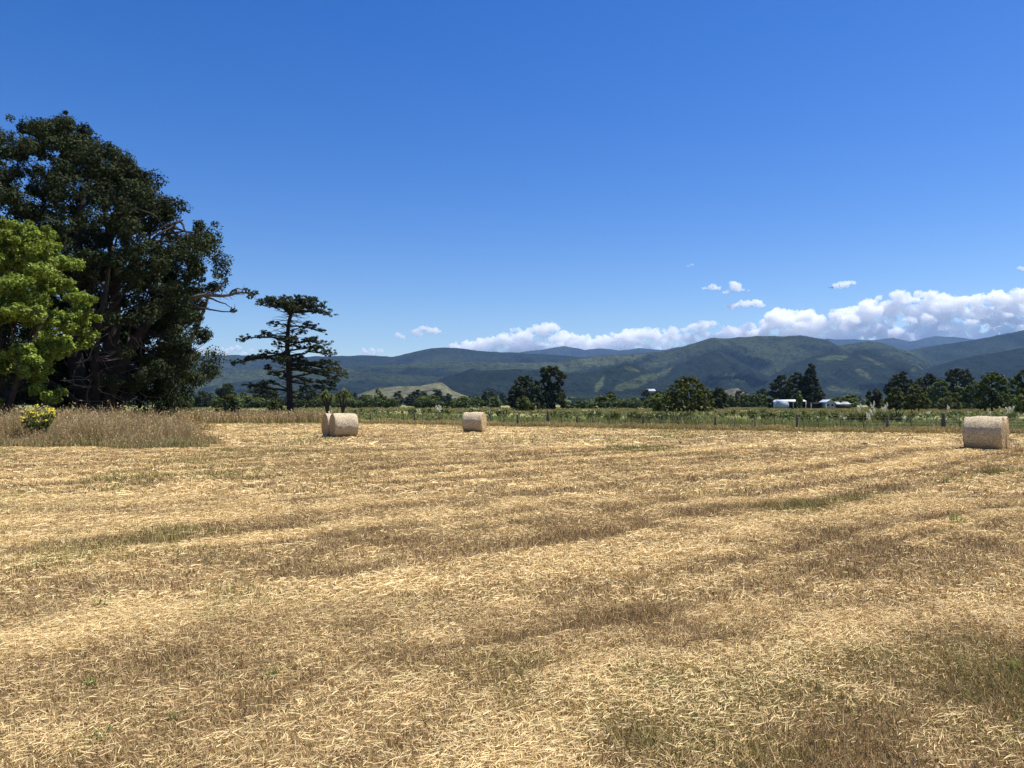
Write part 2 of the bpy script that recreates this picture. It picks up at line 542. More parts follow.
tag(wd.build('marsh_weeds', M['grass']), 'rank green weeds and rushes on the wet ground beyond the fence', 'weeds', kind='stuff')

# far rough pasture
fp = MB()
n_ = 60000
px = R.uniform(150, 1100, n_); y = 95 * (430 / 95) ** R.random(n_); x = SX(px, y)
keep = (fbm(x / 12, y / 25, 181, 3) > .42) & (y - fence_y(x) > 20)
x, y = x[keep], y[keep]
tallgrass(fp, x, y, .45 * (.4 + fbm(x / 5, y / 5, 183, 2)), .0011 * y, seed=False,
          cols=[[.28, .24, .10], [.35, .29, .14], [.19, .20, .065], [.41, .34, .18], [.22, .21, .08]])
tag(fp.build('rough_pasture', M['grass']), 'rough olive pasture grass stretching out to the tree line', 'grass', kind='stuff')

# ------------------------------------------------------------------ weeds in the stubble
wm = []
for v in range(3):
    w_ = MB()
    for k in range(34):
        a = R.uniform(0, 2 * np.pi); L = R.uniform(.01, .09); h = R.uniform(.03, .10) * R.uniform(.4, 1)
        p = np.array([[0, 0, 0], [math.cos(a) * L * .5, math.sin(a) * L * .5, h * .9], [math.cos(a) * L, math.sin(a) * L, h]])
        s = np.array([-math.sin(a), math.cos(a), 0]) * R.uniform(.002, .006)
        cc = mixcol(1, [[.13, .17, .04], [.18, .21, .055], [.26, .25, .09]], [1, 1, 1])[0]
        p = p + np.array([R.normal(0, .025), R.normal(0, .03), 0])
        w_.add([p[0] - s * .4, p[0] + s * .4, p[1] + s, p[1] - s, p[2]], [(0, 1, 2, 3)], [(3, 2, 4)], cc)
    wm.append(w_)
spots = [(102, 738, .9, 'broad dark green weed low at the bottom left of the stubble field'),
         (96, 682, .8, 'small green weed tuft standing left of the bare stubble centre'),
         (180, 716, .6, 'tiny green weed sprig right of the broad bottom left weed'),
         (108, 606, 1.3, 'green weed patch farthest off at the left of the stubble'),
         (275, 676, .8, 'faint green weed tuft left of the middle of the stubble'),
         (955, 522, 2.0, 'large green weed patch in the stubble below the right bale pair'),
         (660, 690, 1.0, 'green weed tuft in the stubble near the bottom middle'),
         (1008, 668, 1.1, 'green weed tuft at the right edge of the stubble')]
for k, (px, py, s_, lb) in enumerate(spots):
    Yd = HC * FPX / (py - 404.5)
    o = wm[k % 3].build('weed', M['leaf'])
    o.location = (SX(px, Yd), Yd, float(ground_z(SX(px, Yd), Yd))); o.scale = (s_,) * 3; o.rotation_euler = (0, 0, k * 1.3)
    tag(o, lb, 'weed')


# ------------------------------------------------------------------ hay bales
def wrapmat():
    m, n, l, b = mat('net_wrap')
    tc = n.new('ShaderNodeTexCoord')
    mp = n.new('ShaderNodeMapping'); mp.inputs['Scale'].default_value = (7, 11, 11)
    l.new(tc.outputs['Object'], mp.inputs['Vector'])
    z = n.new('ShaderNodeTexNoise'); z.inputs['Scale'].default_value = 3; z.inputs['Detail'].default_value = 8; z.inputs['Roughness'].default_value = .7
    l.new(mp.outputs['Vector'], z.inputs['Vector'])
    cr = n.new('ShaderNodeValToRGB')
    cr.color_ramp.elements[0].position = .38; cr.color_ramp.elements[0].color = (.24, .175, .10, 1)
    cr.color_ramp.elements[1].position = .60; cr.color_ramp.elements[1].color = (.74, .62, .42, 1)
    l.new(z.outputs['Fac'], cr.inputs['Fac']); l.new(cr.outputs['Color'], b.inputs['Base Color'])
    b.inputs['Roughness'].default_value = .85; b.inputs['Specular IOR Level'].default_value = .1
    bp = n.new('ShaderNodeBump'); bp.inputs['Distance'].default_value = .055; bp.inputs['Strength'].default_value = .9
    l.new(z.outputs['Fac'], bp.inputs['Height']); l.new(bp.outputs['Normal'], b.inputs['Normal'])
    return m


M['wrap'] = wrapmat()
M['straw_end'] = simple('bale_end_straw', (.50, .37, .20), .9, .5, 16, .03)


def make_bale(seed):
    """axis along local x, resting on z=0"""
    rg = np.random.default_rng(seed)
    root = empty('hay_bale', (0, 0, 0))
    r0, L = .62, 1.18
    na, nx_ = 72, 25
    th = np.linspace(0, 2 * np.pi, na, endpoint=False)
    def rr(t, u):
        s = r0 * (1 + .012 * np.sin(2 * t + seed) + .008 * np.sin(5 * t + u * 3 + seed))
        s = s + .016 * (fbm(t * 7 + seed, u * 11 + 0 * t, 3, 4) - .5) * 2 + .012 * np.sin(u * 9 + seed)
        return s * (1 - .03 * sstep(.86, 1, np.abs(2 * u - 1)))
    def pt(t, u, k=1.0):
        s = rr(t, u) * k
        y = np.cos(t) * s; z = np.sin(t) * s
        z = np.maximum(z, -r0 * .955) + r0 * .95
        return y, z
    w = MB(); V = []
    for a in range(nx_):
        u = a / (nx_ - 1)
        y, z = pt(th, np.full(na, u))
        V.append(np.stack([np.full(na, (u - .5) * L), y, z], 1))
    V = np.concatenate(V)
    ii, jj = np.meshgrid(np.arange(nx_ - 1), np.arange(na), indexing='ij')
    q = np.stack([ii * na + jj, ii * na + (jj + 1) % na, (ii + 1) * na + (jj + 1) % na, (ii + 1) * na + jj], -1).reshape(-1, 4)
    w.add(V, q)
    w.build('net_wrap', M['wrap'], root, smooth=True)
    for sgn in (-1, 1):
        e = MB(); rings = [1.0, .97, .9, .8, .68, .55, .42, .3, .18, .06]; V = []
        for k_, kk in enumerate(rings):
            y, z = pt(th, np.full(na, 0. if sgn < 0 else 1.), kk)
            z = (z - r0 * .95) + r0 * .95
            bul = .02 * (1 - kk * kk) + (0.0 if k_ == 0 else .012 * math.sin(kk * 40)) + (rg.normal(0, .008, na) if k_ else 0)
            V.append(np.stack([sgn * (L / 2 + .004 * (k_ > 0) + bul), y, z], 1) if k_ else np.stack([np.full(na, sgn * L / 2), y, z], 1))
        V = np.concatenate(V)
        m_ = len(rings)
        ii, jj = np.meshgrid(np.arange(m_ - 1), np.arange(na), indexing='ij')
        q = np.stack([ii * na + jj, ii * na + (jj + 1) % na, (ii + 1) * na + (jj + 1) % na, (ii + 1) * na + jj], -1).reshape(-1, 4)
        if sgn < 0: q = q[:, ::-1]
        V = np.concatenate([V, [[sgn * (L / 2 + .03), 0, r0 * .95]]])
        t = [((m_ - 1) * na + k, (m_ - 1) * na + (k + 1) % na, len(V) - 1) if sgn > 0 else ((m_ - 1) * na + (k + 1) % na, (m_ - 1) * na + k, len(V) - 1) for k in range(na)]
        e.add(V, q, t)
        # straw ends sticking out of the end face
        nb = 900
        a = rg.uniform(0, 2 * np.pi, nb); k2 = np.sqrt(rg.random(nb)) * .985
        y = np.cos(a) * r0 * k2; z = np.maximum(np.sin(a) * r0 * k2, -.58) + r0 * .95
        base = np.stack([np.full(nb, sgn * (L / 2 - .005)), y, z], 1)
        tip = base + np.stack([sgn * rg.uniform(.015, .07, nb), rg.normal(0, .05, nb), rg.normal(-.01, .05, nb)], 1)
        s = rg.normal(0, 1, (nb, 3)) * .006
        e.add(np.stack([base - s, base + s, tip], 1).reshape(-1, 3), None, np.arange(3 * nb).reshape(-1, 3))
        e.build('straw_end', M['straw_end'], root)
    return root


def put_bale(seed, x, y, ang, label):
    b_ = make_bale(seed); b_.location = (x, y, -.015); b_.rotation_euler = (0, 0, ang)
    tag(b_, label, 'hay bale', 'round hay bales left in the mown field')


# left pair
x0, y0, th_ = SX(344, 40.0), 40.0, rad(27)
put_bale(1, x0, y0, th_, 'round hay bale at the front of the left pair, its curved side in full view')
put_bale(2, x0 - math.sin(th_) * 1.27 - .08, y0 + math.cos(th_) * 1.27, th_ + rad(2), 'round hay bale mostly hidden behind its twin, showing a dark left end')
# middle
put_bale(3, SX(474.5, 47.5), 47.5, rad(-13), 'single round hay bale standing alone before the fence near the pine')
# right pair
x0, y0, th_ = SX(983.5, 28.7), 28.7, rad(-37.5)
put_bale(4, x0, y0, th_, 'round hay bale at the right, nearest of all, its curved side facing the camera')
put_bale(5, x0 - math.sin(th_) * 1.27 + .02, y0 + math.cos(th_) * 1.27, th_ + rad(1.5), 'round hay bale tucked behind the right hand bale with only its lit end showing')

# ------------------------------------------------------------------ fence
fence = empty('wire_fence', (0, 0, 0))
pm = MB(); tube(pm, [(0, 0, -.05), (0, .01, .5), (.01, 0, .95), (.01, 0, .98)], [.075, .07, .068, .05], 9)
post0 = pm.build('post', M['post'], fence)
bm_ = MB(); box(bm_, (-.022, -.018, .03), (.022, .018, .88))
bat0 = bm_.build('batten', M['batten'], fence)
big = MB(); tube(big, [(0, 0, -.05), (0, .0, .6), (.01, 0, 1.12), (.01, 0, 1.16)], [.12, .115, .11, .085], 10)
strainer0 = big.build('strainer_post', M['post'], fence)
xs = np.linspace(-42, 44, 4000); ys = fence_y(xs)
ss = np.concatenate([[0], np.cumsum(np.hypot(np.diff(xs), np.diff(ys)))])
cnt = 0; firstp = firstb = True
k = 0
s_ = 0.0
wp = []
while s_ < ss[-1]:
    x = float(np.interp(s_, ss, xs)); y = float(np.interp(s_, ss, ys))
    if k % 4 == 0:
        if firstp: o, firstp = post0, False
        else: o = post0.copy(); COL.objects.link(o); o.parent = fence
        o.scale = (1, 1, R.uniform(.85, 1.12)); o.rotation_euler = (R.normal(0, .025), R.normal(0, .035), R.uniform(0, 6))
        wp.append((x, y))
    else:
        if firstb: o, firstb = bat0, False
        else: o = bat0.copy(); COL.objects.link(o); o.parent = fence
        o.scale = (1, 1, R.uniform(.92, 1.05)); o.rotation_euler = (R.normal(0, .02), R.normal(0, .03), math.atan2(-.6, 1))
    o.location = (x, y, 0)
    k += 1; s_ += 1.28 if x > -25 else 2.2
strainer0.location = (SX(548, 58), 57.9, 0)
o = strainer0.copy(); COL.objects.link(o); o.parent = fence; o.location = (SX(943, 45.3), 45.3, 0)
for hz in (.2, .36, .52, .69, .86):
    w_ = MB(); tube(w_, [(x, y - .08, hz) for x, y in wp], .0035, 4); w_.build('wire', M['wire'], fence)
tag(fence, 'low post and wire fence with thin battens along the far edge of the field', 'fence')


# ------------------------------------------------------------------ trees
def profile_clumps(rows, nclump, depth=.9, shellpow=.4, rng=R, wmax=99, excl=None):
    rows = sorted(rows)
    z = np.array([r[0] for r in rows]); xl = np.array([r[1] for r in rows]); xr_ = np.array([r[2] for r in rows])
    zz = np.linspace(z[0], z[-1], 400); w = (np.interp(zz, z, xr_) - np.interp(zz, z, xl)) / 2
    cdf = np.cumsum(np.minimum(w, wmax) * 1.0 + .2); cdf /= cdf[-1]
    out = []
    while len(out) < nclump:
        zc = float(np.interp(rng.random(), cdf, zz))
        a, b = np.interp(zc, z, xl), np.interp(zc, z, xr_)
        th = rng.uniform(0, 2 * np.pi); r = rng.random() ** shellpow
        hw = (b - a) / 2
        p = (a + hw + hw * r * math.cos(th), min(hw, wmax) * depth * r * math.sin(th), zc)
        if excl and excl(p): continue
        out.append(p)
    return np.array(out)


def to_rows(pxrows, bx, s, inset=0):
    """(y, xl, xr) picture rows -> local metres for a tree whose base sits at picture bx, scale s m/px"""
    return [(HC + (404.5 - y) * s, (xl - bx + inset) * s, (xr - bx - inset) * s) for y, xl, xr in pxrows]


# --- big dark cypress
TY = 60.0; s = TY / FPX; bx = 99
root = empty('cypress_tree', (SX(bx, TY), TY, 0))
rows = to_rows([(118, 46, 72), (127, 20, 95), (132, 0, 104), (142, -35, 118), (152, -50, 127), (160, -55, 140), (171, -60, 158), (191, -65, 167), (204, -70, 180), (212, -70, 202),
                (227, -70, 216), (250, -72, 230), (265, -70, 238), (278, -68, 231), (295, -65, 212), (331, -60, 215), (350, -50, 214), (371, -40, 219),
                (382, -30, 206), (393, -20, 184), (401, -10, 150)], bx, s, 9)


def excl(p):
    px = bx + p[0] / s; py = 404.5 - (p[2] - HC) / s
    if ((px - 26) / 13) ** 2 + ((py - 163) / 17) ** 2 < 1: return True
    if ((px - 2) / 9) ** 2 + ((py - 178) / 12) ** 2 < 1: return True
    if px < 8 and 205 < py < 222: return True
    if 70 < px < 150 and 285 < py < 405 and p[1] < 3 and R.random() < .86: return True
    if 150 < px < 205 and 300 < py < 372 and R.random() < .28: return True
    if fbm(px / 17 + 3, py / 13, 311, 2) > .78: return True
    if 60 < px < 95 and 160 < py < 215 and p[1] < 0 and R.random() < .7: return True
    if px > 205 and 292 < py < 325: return True
    return False


cl = profile_clumps(rows, 780, .85, .42, wmax=9.5, excl=excl)
back = np.array([((px_ - bx) * s, yy_, HC + (404.5 - py_) * s) for px_, py_, yy_ in zip(R.uniform(15, 165, 150), R.uniform(290, 409, 150), R.uniform(2.0, 8, 150))])
cl = np.concatenate([cl, back])
crown = MB()
CY = [[.032, .047, .016], [.020, .031, .012], [.052, .068, .022], [.030, .034, .016], [.12, .075, .03]]
clump_leaves(crown, cl, R.uniform(.5, 1.1, len(cl)), 360, .125, CY, [5, 4, 2.2, 2, .15], flat=.8, up=.5)
# small edge tufts
e = cl + R.normal(0, .5, (len(cl), 3))
clump_leaves(crown, e, R.uniform(.2, .45, len(e)), 70, .11, CY, [5, 4, 2.2, 2, .15], up=.5)
crown.build('crown', M['needle'], root)
tk = MB((.03, .025, .021))


def lp(zx, zy, yy=0.0):  # from the zoomed study (origin 0,270; 3.94 px per px) to local metres
    px = zx / 3.938; py = 270 + zy / 3.938
    return ((px - bx) * s, yy, HC + (404.5 - py) * s)


def stem(pts, r0, r1, n=16, sides=10, mb=tk):
    p = smoothpath(pts, n); p += R.normal(0, .03, p.shape)
    tube(mb, p, np.linspace(r0 ** .5, r1 ** .5, n) ** 2, sides)
    return p


b0 = (0, 0, -.2)
stems = [stem([b0, lp(400, 520), lp(410, 380, .3), lp(430, 200, .6), lp(440, 60, .4), lp(420, -150, 0), lp(400, -330, -.5)], 1.15, .12),
         stem([b0, lp(360, 520, -.5), lp(335, 400, -1.2), lp(325, 200, -1.4), lp(320, 0, -1), lp(300, -200, 0), lp(330, -400, .5), lp(300, -560, .5)], .85, .1),
         stem([b0, lp(430, 520, -.4), lp(480, 420, -1), lp(560, 290, -1.4), lp(640, 200, -1.6), lp(760, 120, -1)], .75, .18),
         stem([b0, lp(300, 470, .8), lp(250, 330, 2), lp(200, 100, 3), lp(120, -100, 3)], .6, .1),
         stem([b0, lp(450, 500, 1.5), lp(540, 380, 3.2), lp(640, 260, 5), lp(700, 50, 6)], .6, .1),
         stem([b0, lp(410, 520, -1.2), lp(470, 330, -3.5), lp(540, 150, -5), lp(580, -40, -5.5)], .5, .08),
         stem([b0, lp(350, 530, -1.4), lp(230, 380, -4), lp(150, 200, -6)], .4, .08),
         stem([lp(420, -100), lp(480, -220, -.5), lp(540, -290, -.5), lp(560, -330, 0)], .25, .05),
         stem([lp(440, 60), lp(540, -20, -1), lp(660, -120, -2), lp(760, -180, -2)], .28, .05),
         stem([lp(330, 250), lp(250, 180, -2), lp(120, 120, -3)], .25, .05)]
for k in range(150):
    P0 = stems[R.integers(len(stems))]
    a = P0[R.integers(5, len(P0) - 1)]
    c_ = cl[np.argsort(np.linalg.norm(cl - a - [0, 0, 1], axis=1))[R.integers(2, 45)]]
    tube(tk, wiggle(a, c_, 6, .22, .05), np.linspace(.10, .02, 6), 5)
br = MB()
main = smoothpath([lp(760, 120, -1), lp(820, 105, -1), lp(900, 108, -1), lp(960, 95, -1), lp(1015, 102, -1)], 10)
tube(br, main, np.linspace(.18, .04, 10), 7)
for pts in ([lp(760, 120, -1), lp(800, 150, -1), lp(870, 165, -1), lp(935, 170, -1), lp(940, 140, -1)], [lp(820, 110, -1), lp(880, 130, -1), lp(930, 150, -1)], [lp(850, 105, -1), lp(890, 60, -1), lp(905, 40, -1)],
            [lp(920, 100, -1), lp(945, 80, -1), lp(985, 85, -1)]):
    tube(br, smoothpath(pts, 8) + R.normal(0, .03, (8, 3)) * (np.arange(8) > 0)[:, None], np.linspace(.09, .02, 8), 6)
for k in range(40):
    a = main[R.integers(2, 10)]
    tube(br, wiggle(a, a + R.normal(0, .35, 3) + [.1, 0, .05], 4, .2), np.linspace(.03, .01, 4), 4)
for k in range(110):                                    # dead grey twigs inside the lower crown
    P0 = stems[R.integers(7)]; a = P0[R.integers(3, 11)]
    d = unit(R.normal(0, 1, 3) * [1, .6, .5] + [.5, -.6, .1]) * R.uniform(1.2, 3.6)
    tube(tk, wiggle(a, a + d, 6, .3, -.1), np.linspace(.055, .015, 6), 4, (.17, .14, .115))
tk.build('trunk', M['bark_old'], root, smooth=True)
br.build('dead_branch', M['deadwood'], root, smooth=True)
tc_ = np.array([lp(1000, 110, -1), lp(1018, 95, -1), lp(985, 85, -1), lp(940, 90, -1), lp(900, 45, -1), lp(870, 30, -1), lp(935, 165, -1)])
for q_ in tc_:
    tip = MB(); clump_leaves(tip, q_[None], .28, 40, .13, CY, [5, 4, 2, 2, .3]); tip.build('needle_spray', M['needle'], root)
tag(root, 'huge dark cypress with a spreading crown and many stems at the left', 'tree')

# --- bright green broadleaf tree
TY = 42.0; s = TY / FPX; bx = 2
root = empty('broadleaf_tree', (SX(bx, TY), TY, 0))
rows = to_rows([(224, 6, 18), (229, -18, 42), (240, -38, 54), (256, -48, 58), (275, -55, 62), (288, -58, 74), (300, -60, 82), (322, -60, 82), (338, -60, 74), (350, -60, 62),
                (365, -58, 54), (385, -58, 48), (400, -50, 36), (412, -40, 20)], bx, s, 6)


def excl2(p):
    px = bx + p[0] / s; py = 404.5 - (p[2] - HC) / s
    return (54 < px < 66 and 262 < py < 330 and R.random() < .8) or (56 < px < 70 and 275 < py < 288)


lob = profile_clumps(rows, 74, .85, .30, excl=excl2)
lob = np.concatenate([lob, [((px_ - bx) * s, R.uniform(-1.2, 1.2), HC + (404.5 - py_) * s) for px_, py_ in ((10, 232), (24, 236), (-2, 234), (36, 246), (16, 244), (46, 258), (50, 275), (74, 298), (78, 314), (68, 325), (75, 335), (48, 350), (46, 372), (40, 392))]])
cl = (lob[:, None] + unit(R.normal(0, 1, (len(lob), 9, 3))) * R.uniform(.35, .85, (len(lob), 9, 1)) * [1, 1, .65]).reshape(-1, 3)
crown = MB(); GR = [[.215, .285, .046], [.145, .205, .036], [.28, .34, .07], [.085, .12, .025]]
clump_leaves(crown, cl, R.uniform(.22, .48, len(cl)), 190, .10, GR, [5, 3, 2, 1.4], flat=.7, up=.45)
crown.build('crown', M['leaf'], root)
tk = MB()
for pts in ([(0, 0, -.1), (.1, 0, 2), (-.3, .2, 5), (0, 0, 9)], [(0, 0, .5), (.9, -.3, 2.6), (1.6, -.4, 4.5), (2.4, 0, 6.5)], [(0, 0, .5), (-1, .3, 3), (-1.8, .2, 6)], [(0, 0, 1), (.6, 1, 4), (1.2, 1.4, 7.5)]):
    tube(tk, smoothpath(pts, 12), np.linspace(.22, .04, 12), 8)
for k in range(70):
    a = np.array([R.normal(0, .6), R.normal(0, .5), R.uniform(2, 7)]); c_ = cl[np.argsort(np.linalg.norm(cl - a, axis=1))[R.integers(5, 60)]]
    tube(tk, wiggle(a, c_, 5, .15), np.linspace(.05, .012, 5), 5)
tk.build('trunk', M['bark'], root, smooth=True)
tag(root, 'bright yellow green leafy tree at the left edge before the dark cypress', 'tree')

# --- tall pine with layered plates
TY = 108.0; s = TY / FPX; bx = 290.3
root = empty('pine_tree', (SX(bx, TY), TY, 0))
zs = s / 5.12


def pp(x, y, d=0.0): return np.array([(x - 565) * zs, d, HC + (404.5 - (280 + y / 5.12)) * s])


tk = MB()
trunk = smoothpath([pp(566, 735), pp(566, 680), pp(562, 600), pp(555, 430), pp(547, 330), pp(556, 210), pp(575, 150), pp(578, 112)], 26)
tr_r = np.interp(np.linspace(0, 1, 26), [0, .08, .2, .5, .8, 1], [.95, .68, .46, .34, .2, .05])
tube(tk, trunk, tr_r, 12)
plates = []   # (start, end, r, tufts)


def branch(a, b, r, sag=.0, fol=.55, thick=.35, wide=1.0, dense=1.0):
    p = wiggle(a, b, 9, .12, sag); tube(tk, p, np.linspace(r, r * .2, 9), 6)
    L = np.linalg.norm(b - a); nt = max(4, int(L * 5.6 * dense))
    t = R.uniform(1 - fol, 1.03, nt)
    c_ = np.stack([np.interp(t, np.linspace(0, 1, 9), p[:, k]) for k in range(3)], 1)
    side = unit(np.cross(b - a, [0, 0, 1.]))
    c_ += R.normal(0, .16, c_.shape); c_ += side * (R.uniform(-1, 1, (nt, 1)) * wide * (.35 + .5 * t[:, None])) * L * .24 + np.array([0, 0, 1]) * R.uniform(0, thick, (nt, 1))
    for q_ in c_[::3]:
        m0 = p[np.argmin(np.linalg.norm(p - q_, axis=1))]
        tube(tk, wiggle(m0, q_ - [0, 0, .1], 4, .15), np.linspace(.05, .015, 4), 4)
    plates.append(c_)


T = lambda f: trunk[int(f * 25)]
vis = [((570, 155), (370, 112), .8, .17), ((572, 150), (450, 100), .7, .14), ((575, 140), (520, 92), .6, .12), ((575, 140), (620, 92), .6, .12), ((575, 150), (690, 110), .65, .15),
       ((570, 165), (775, 178), .55, .16), ((570, 150), (650, 90), .7, .12),
       ((556, 230), (455, 222), .75, .12), ((552, 300), (305, 312), .55, .17), ((550, 290), (420, 272), .6, .13), ((556, 235), (735, 268), .6, .14), ((552, 260), (690, 230), .5, .1),
       ((550, 320), (755, 330), .6, .15), ((548, 340), (700, 300), .6, .13), ((550, 390), (790, 385), .6, .17), ((548, 370), (285, 432), .62, .19), ((548, 380), (400, 385), .7, .14), ((550, 400), (350, 400), .6, .15),
       ((552, 430), (825, 470), .55, .18), ((552, 440), (740, 430), .7, .15), ((552, 450), (800, 520), .5, .16), ((555, 500), (840, 490), .35, .16), ((555, 520), (770, 560), .4, .14),
       ((560, 570), (340, 548), .6, .17), ((560, 560), (430, 535), .6, .12), ((560, 580), (640, 560), .3, .08), ((552, 420), (660, 400), .8, .12), ((552, 480), (440, 450), .1, .12),
       ((552, 360), (770, 360), .55, .13), ((574, 160), (400, 112), .75, .1), ((574, 150), (680, 98), .75, .1), ((574, 155), (730, 125), .75, .1), ((574, 160), (758, 162), .6, .1), ((574, 150), (440, 90), .7, .1), ((574, 150), (610, 92), .8, .1), ((574, 150), (560, 90), .8, .1), ((574, 150), (480, 92), .7, .11), ((574, 145), (640, 90), .7, .11), ((574, 150), (700, 100), .6, .1), ((574, 150), (420, 98), .6, .1), ((574, 155), (730, 140), .6, .1), ((574, 140), (545, 88), .6, .1), ((574, 140), (600, 86), .6, .1), ((572, 160), (500, 120), .6, .1),
       ((552, 300), (640, 270), .8, .1), ((550, 350), (470, 330), .7, .1), ((553, 440), (640, 470), .7, .1), ((552, 400), (800, 430), .4, .12), ((552, 410), (700, 440), .7, .13), ((553, 460), (760, 480), .6, .12), ((553, 330), (680, 350), .7, .1), ((555, 490), (780, 540), .4, .12)]
for a, b_, fol, r in vis:
    d = R.uniform(-.3, .3) * abs(b_[0] - a[0]) * zs
    branch(pp(*a), pp(b_[0], b_[1], d), r, .03, fol)
for k in range(30):            # branches toward and away from the viewer
    hz = R.choice([110, 125, 140, 150, 300, 390, 420, 440, 490])
    az = R.choice([-1, 1]) * R.uniform(.35, 1) * math.pi / 2 + R.choice([0, math.pi])
    L = R.uniform(2.5, 5.5) * (1 if hz > 350 else .75)
    a = pp(555, hz + 25); bb = a + np.array([math.cos(az) * L * .6 + .5, math.sin(az) * L, R.uniform(-.2, 1.0)])
    branch(a, bb, .12, .03, .55)
crown = MB(); PN = [[.042, .055, .020], [.030, .040, .015], [.065, .076, .030], [.09, .08, .04]]
pc = np.concatenate(plates)
clump_leaves(crown, pc, R.uniform(.12, .42, len(pc)), 40, .115, PN, [5, 4, 2, .6], flat=.5, up=.6, shell=.2)
for k in range(260):           # dead grey twigs
    a = T(R.uniform(.25, .9)); tube(tk, wiggle(a, a + unit(R.normal(0, 1, 3) * [1, 1, .4]) * R.uniform(1, 3.4), 5, .25), np.linspace(.045, .012, 5), 4)
tk.build('trunk', M['bark_dark'], root, smooth=True)
crown.build('crown', M['needle'], root)
tag(root, 'tall lone pine with flat layered branches and a dark straight trunk', 'tree')


# --- generic smaller trees
def tree(name, px0, px1, ytop, Y, label, cols, shape='round', trunkf=.12, dens=1.0, leafpx=1.3, mat_='leaf', group=None, base=0.0, stems=1, cat='tree', build_at=None, rag=1.0):
    s = Y / FPX; bx = (px0 + px1) / 2; w = (px1 - px0) / 2 * s; H = HC + (404.5 - ytop) * s
    root = empty(name, (SX(bx, Y), Y, 0) if build_at is None else build_at)
    f = np.linspace(0, 1, 9)
    if shape == 'round': pr = np.array([.62, .86, .97, 1, .97, .9, .76, .55, .2])
    elif shape == 'dome': pr = np.array([.9, 1, 1, .98, .93, .84, .7, .5, .18])
    elif shape == 'cone': pr = np.array([.95, 1, .88, .76, .63, .5, .36, .22, .06])
    elif shape == 'broadcone': pr = np.array([.85, .95, 1, .97, .9, .8, .66, .45, .12])
    elif shape == 'flat': pr = np.array([.25, .45, .75, .95, 1, 1, .95, .8, .5])
    elif shape == 'tall': pr = np.array([.8, 1, .85, .7, .62, .72, .75, .6, .25])
    z0 = H * trunkf
    ins = .07 if w < 4 else .06
    jit = R.uniform(1 - .22 * rag, 1 + .16 * rag, (9, 2))
    rows = [(z0 + ff * (H * .965 - z0), -w * p * (1 - ins) * j[0], w * p * (1 - ins) * j[1]) for ff, p, j in zip(f, pr, jit)]
    npx = (px1 - px0) * (H / s) * .8
    ncl = int(np.clip(npx / 6 * dens, 26, 420))
    cl = profile_clumps(rows, ncl, .9, .4)
    r = np.clip(1.5 * math.sqrt(2 * w * H / ncl) * .5, .2, 3)
    per = int(np.clip(npx * 8 / ncl / (leafpx ** 1.3) * 1.6, 30, 170))
    cm = MB(); clump_leaves(cm, cl, R.uniform(.65, 1.2, ncl) * r, per, leafpx * s, cols, [5, 4, 2, 1][:len(cols)], flat=.8, up=.5)
    tkm = MB()
    for k in range(stems):
        ox = 0 if stems == 1 else R.uniform(-.4, .4) * w
        tube(tkm, smoothpath([(ox, 0, -.1), (ox + R.normal(0, .06) * w, 0, H * .3), (ox * 1.2, R.normal(0, .1) * w, H * .82)], 8), np.linspace(H * .028, H * .005, 8), 7)
    for k in range(10):
        c_ = cl[R.integers(ncl)]
        tube(tkm, wiggle((0, 0, H * R.uniform(.15, .5)), c_, 5, .15), np.linspace(H * .012, H * .003, 5), 5)
    tkm.build('trunk', M['bark_dark'], root, smooth=True)
    cm.build('crown', M[mat_], root)
    tag(root, label, cat, group)
    return root


DK = [[.034, .047, .020], [.024, .034, .015], [.050, .066, .026], [.07, .07, .032]]
MG = [[.10, .135, .038], [.072, .10, .03], [.15, .18, .05], [.18, .185, .06]]
LG = [[.13, .17, .045], [.10, .135, .036], [.18, .21, .06], [.08, .10, .034]]
OL = [[.095, .112, .032], [.068, .084, .026], [.13, .145, .045], [.055, .066, .022]]
tree('conifer_tree', 504, 547, 374, 235, 'dark broad conifer, left one of the tall pair behind the fence', DK, 'dome', .05, 1.1, mat_='needle')
tree('gum_tree', 533, 569, 364, 240, 'tallest dark tree of the middle pair with an open ragged top', DK, 'tall', .04, .8)
tree('shrub', 512, 536, 397, 190, 'round olive shrub below the dark tree pair in the middle', OL, 'dome', .02, cat='shrub')
tree('willow_tree', 661, 715, 375.5, 150, 'large rounded olive green willow standing alone in the pasture', OL, 'dome', .03, 2.6, 1.4, rag=.25)
tree('dark_tree', 639, 653, 389.5, 730, 'distant dark tree before the left end of the grey roofed building', DK, 'dome', .02)
tree('dark_tree', 650, 663, 390.2, 740, 'distant dark tree before the right end of the grey roofed building', DK, 'dome', .02)
tree('young_tree', 650, 668, 393, 170, 'small paler tree tucked at the left flank of the large willow', LG, 'round', .04)
tree('dark_tree', 708, 729, 387, 260, 'small dark tree behind the right flank of the large willow', DK, 'round', .04)
tree('macrocarpa_tree', 766, 797, 375, 330, 'dark bushy macrocarpa, left of three behind the white shed', DK, 'dome', .03, 1.3, mat_='needle')
tree('macrocarpa_tree', 781, 812, 372, 340, 'dark bushy macrocarpa, middle one behind the white shed', DK, 'dome', .03, 1.3, mat_='needle')
tree('spruce_tree', 796, 826, 361, 335, 'dark pointed spruce, tallest tree behind the white shed', DK, 'cone', .03, 1.5, mat_='needle')
tree('young_tree', 796, 802, 391, 285, 'thin green young tree before the white shed', MG, 'round', .1)
tree('macrocarpa_tree', 884, 919, 370.5, 290, 'broad dark macrocarpa with a rounded top, left in the right hand wood', DK, 'dome', .03, 1.4, mat_='needle')
tree('dark_tree', 914, 942, 372, 300, 'dark tree in the middle of the right hand wood', DK, 'broadcone', .03, 1.2)
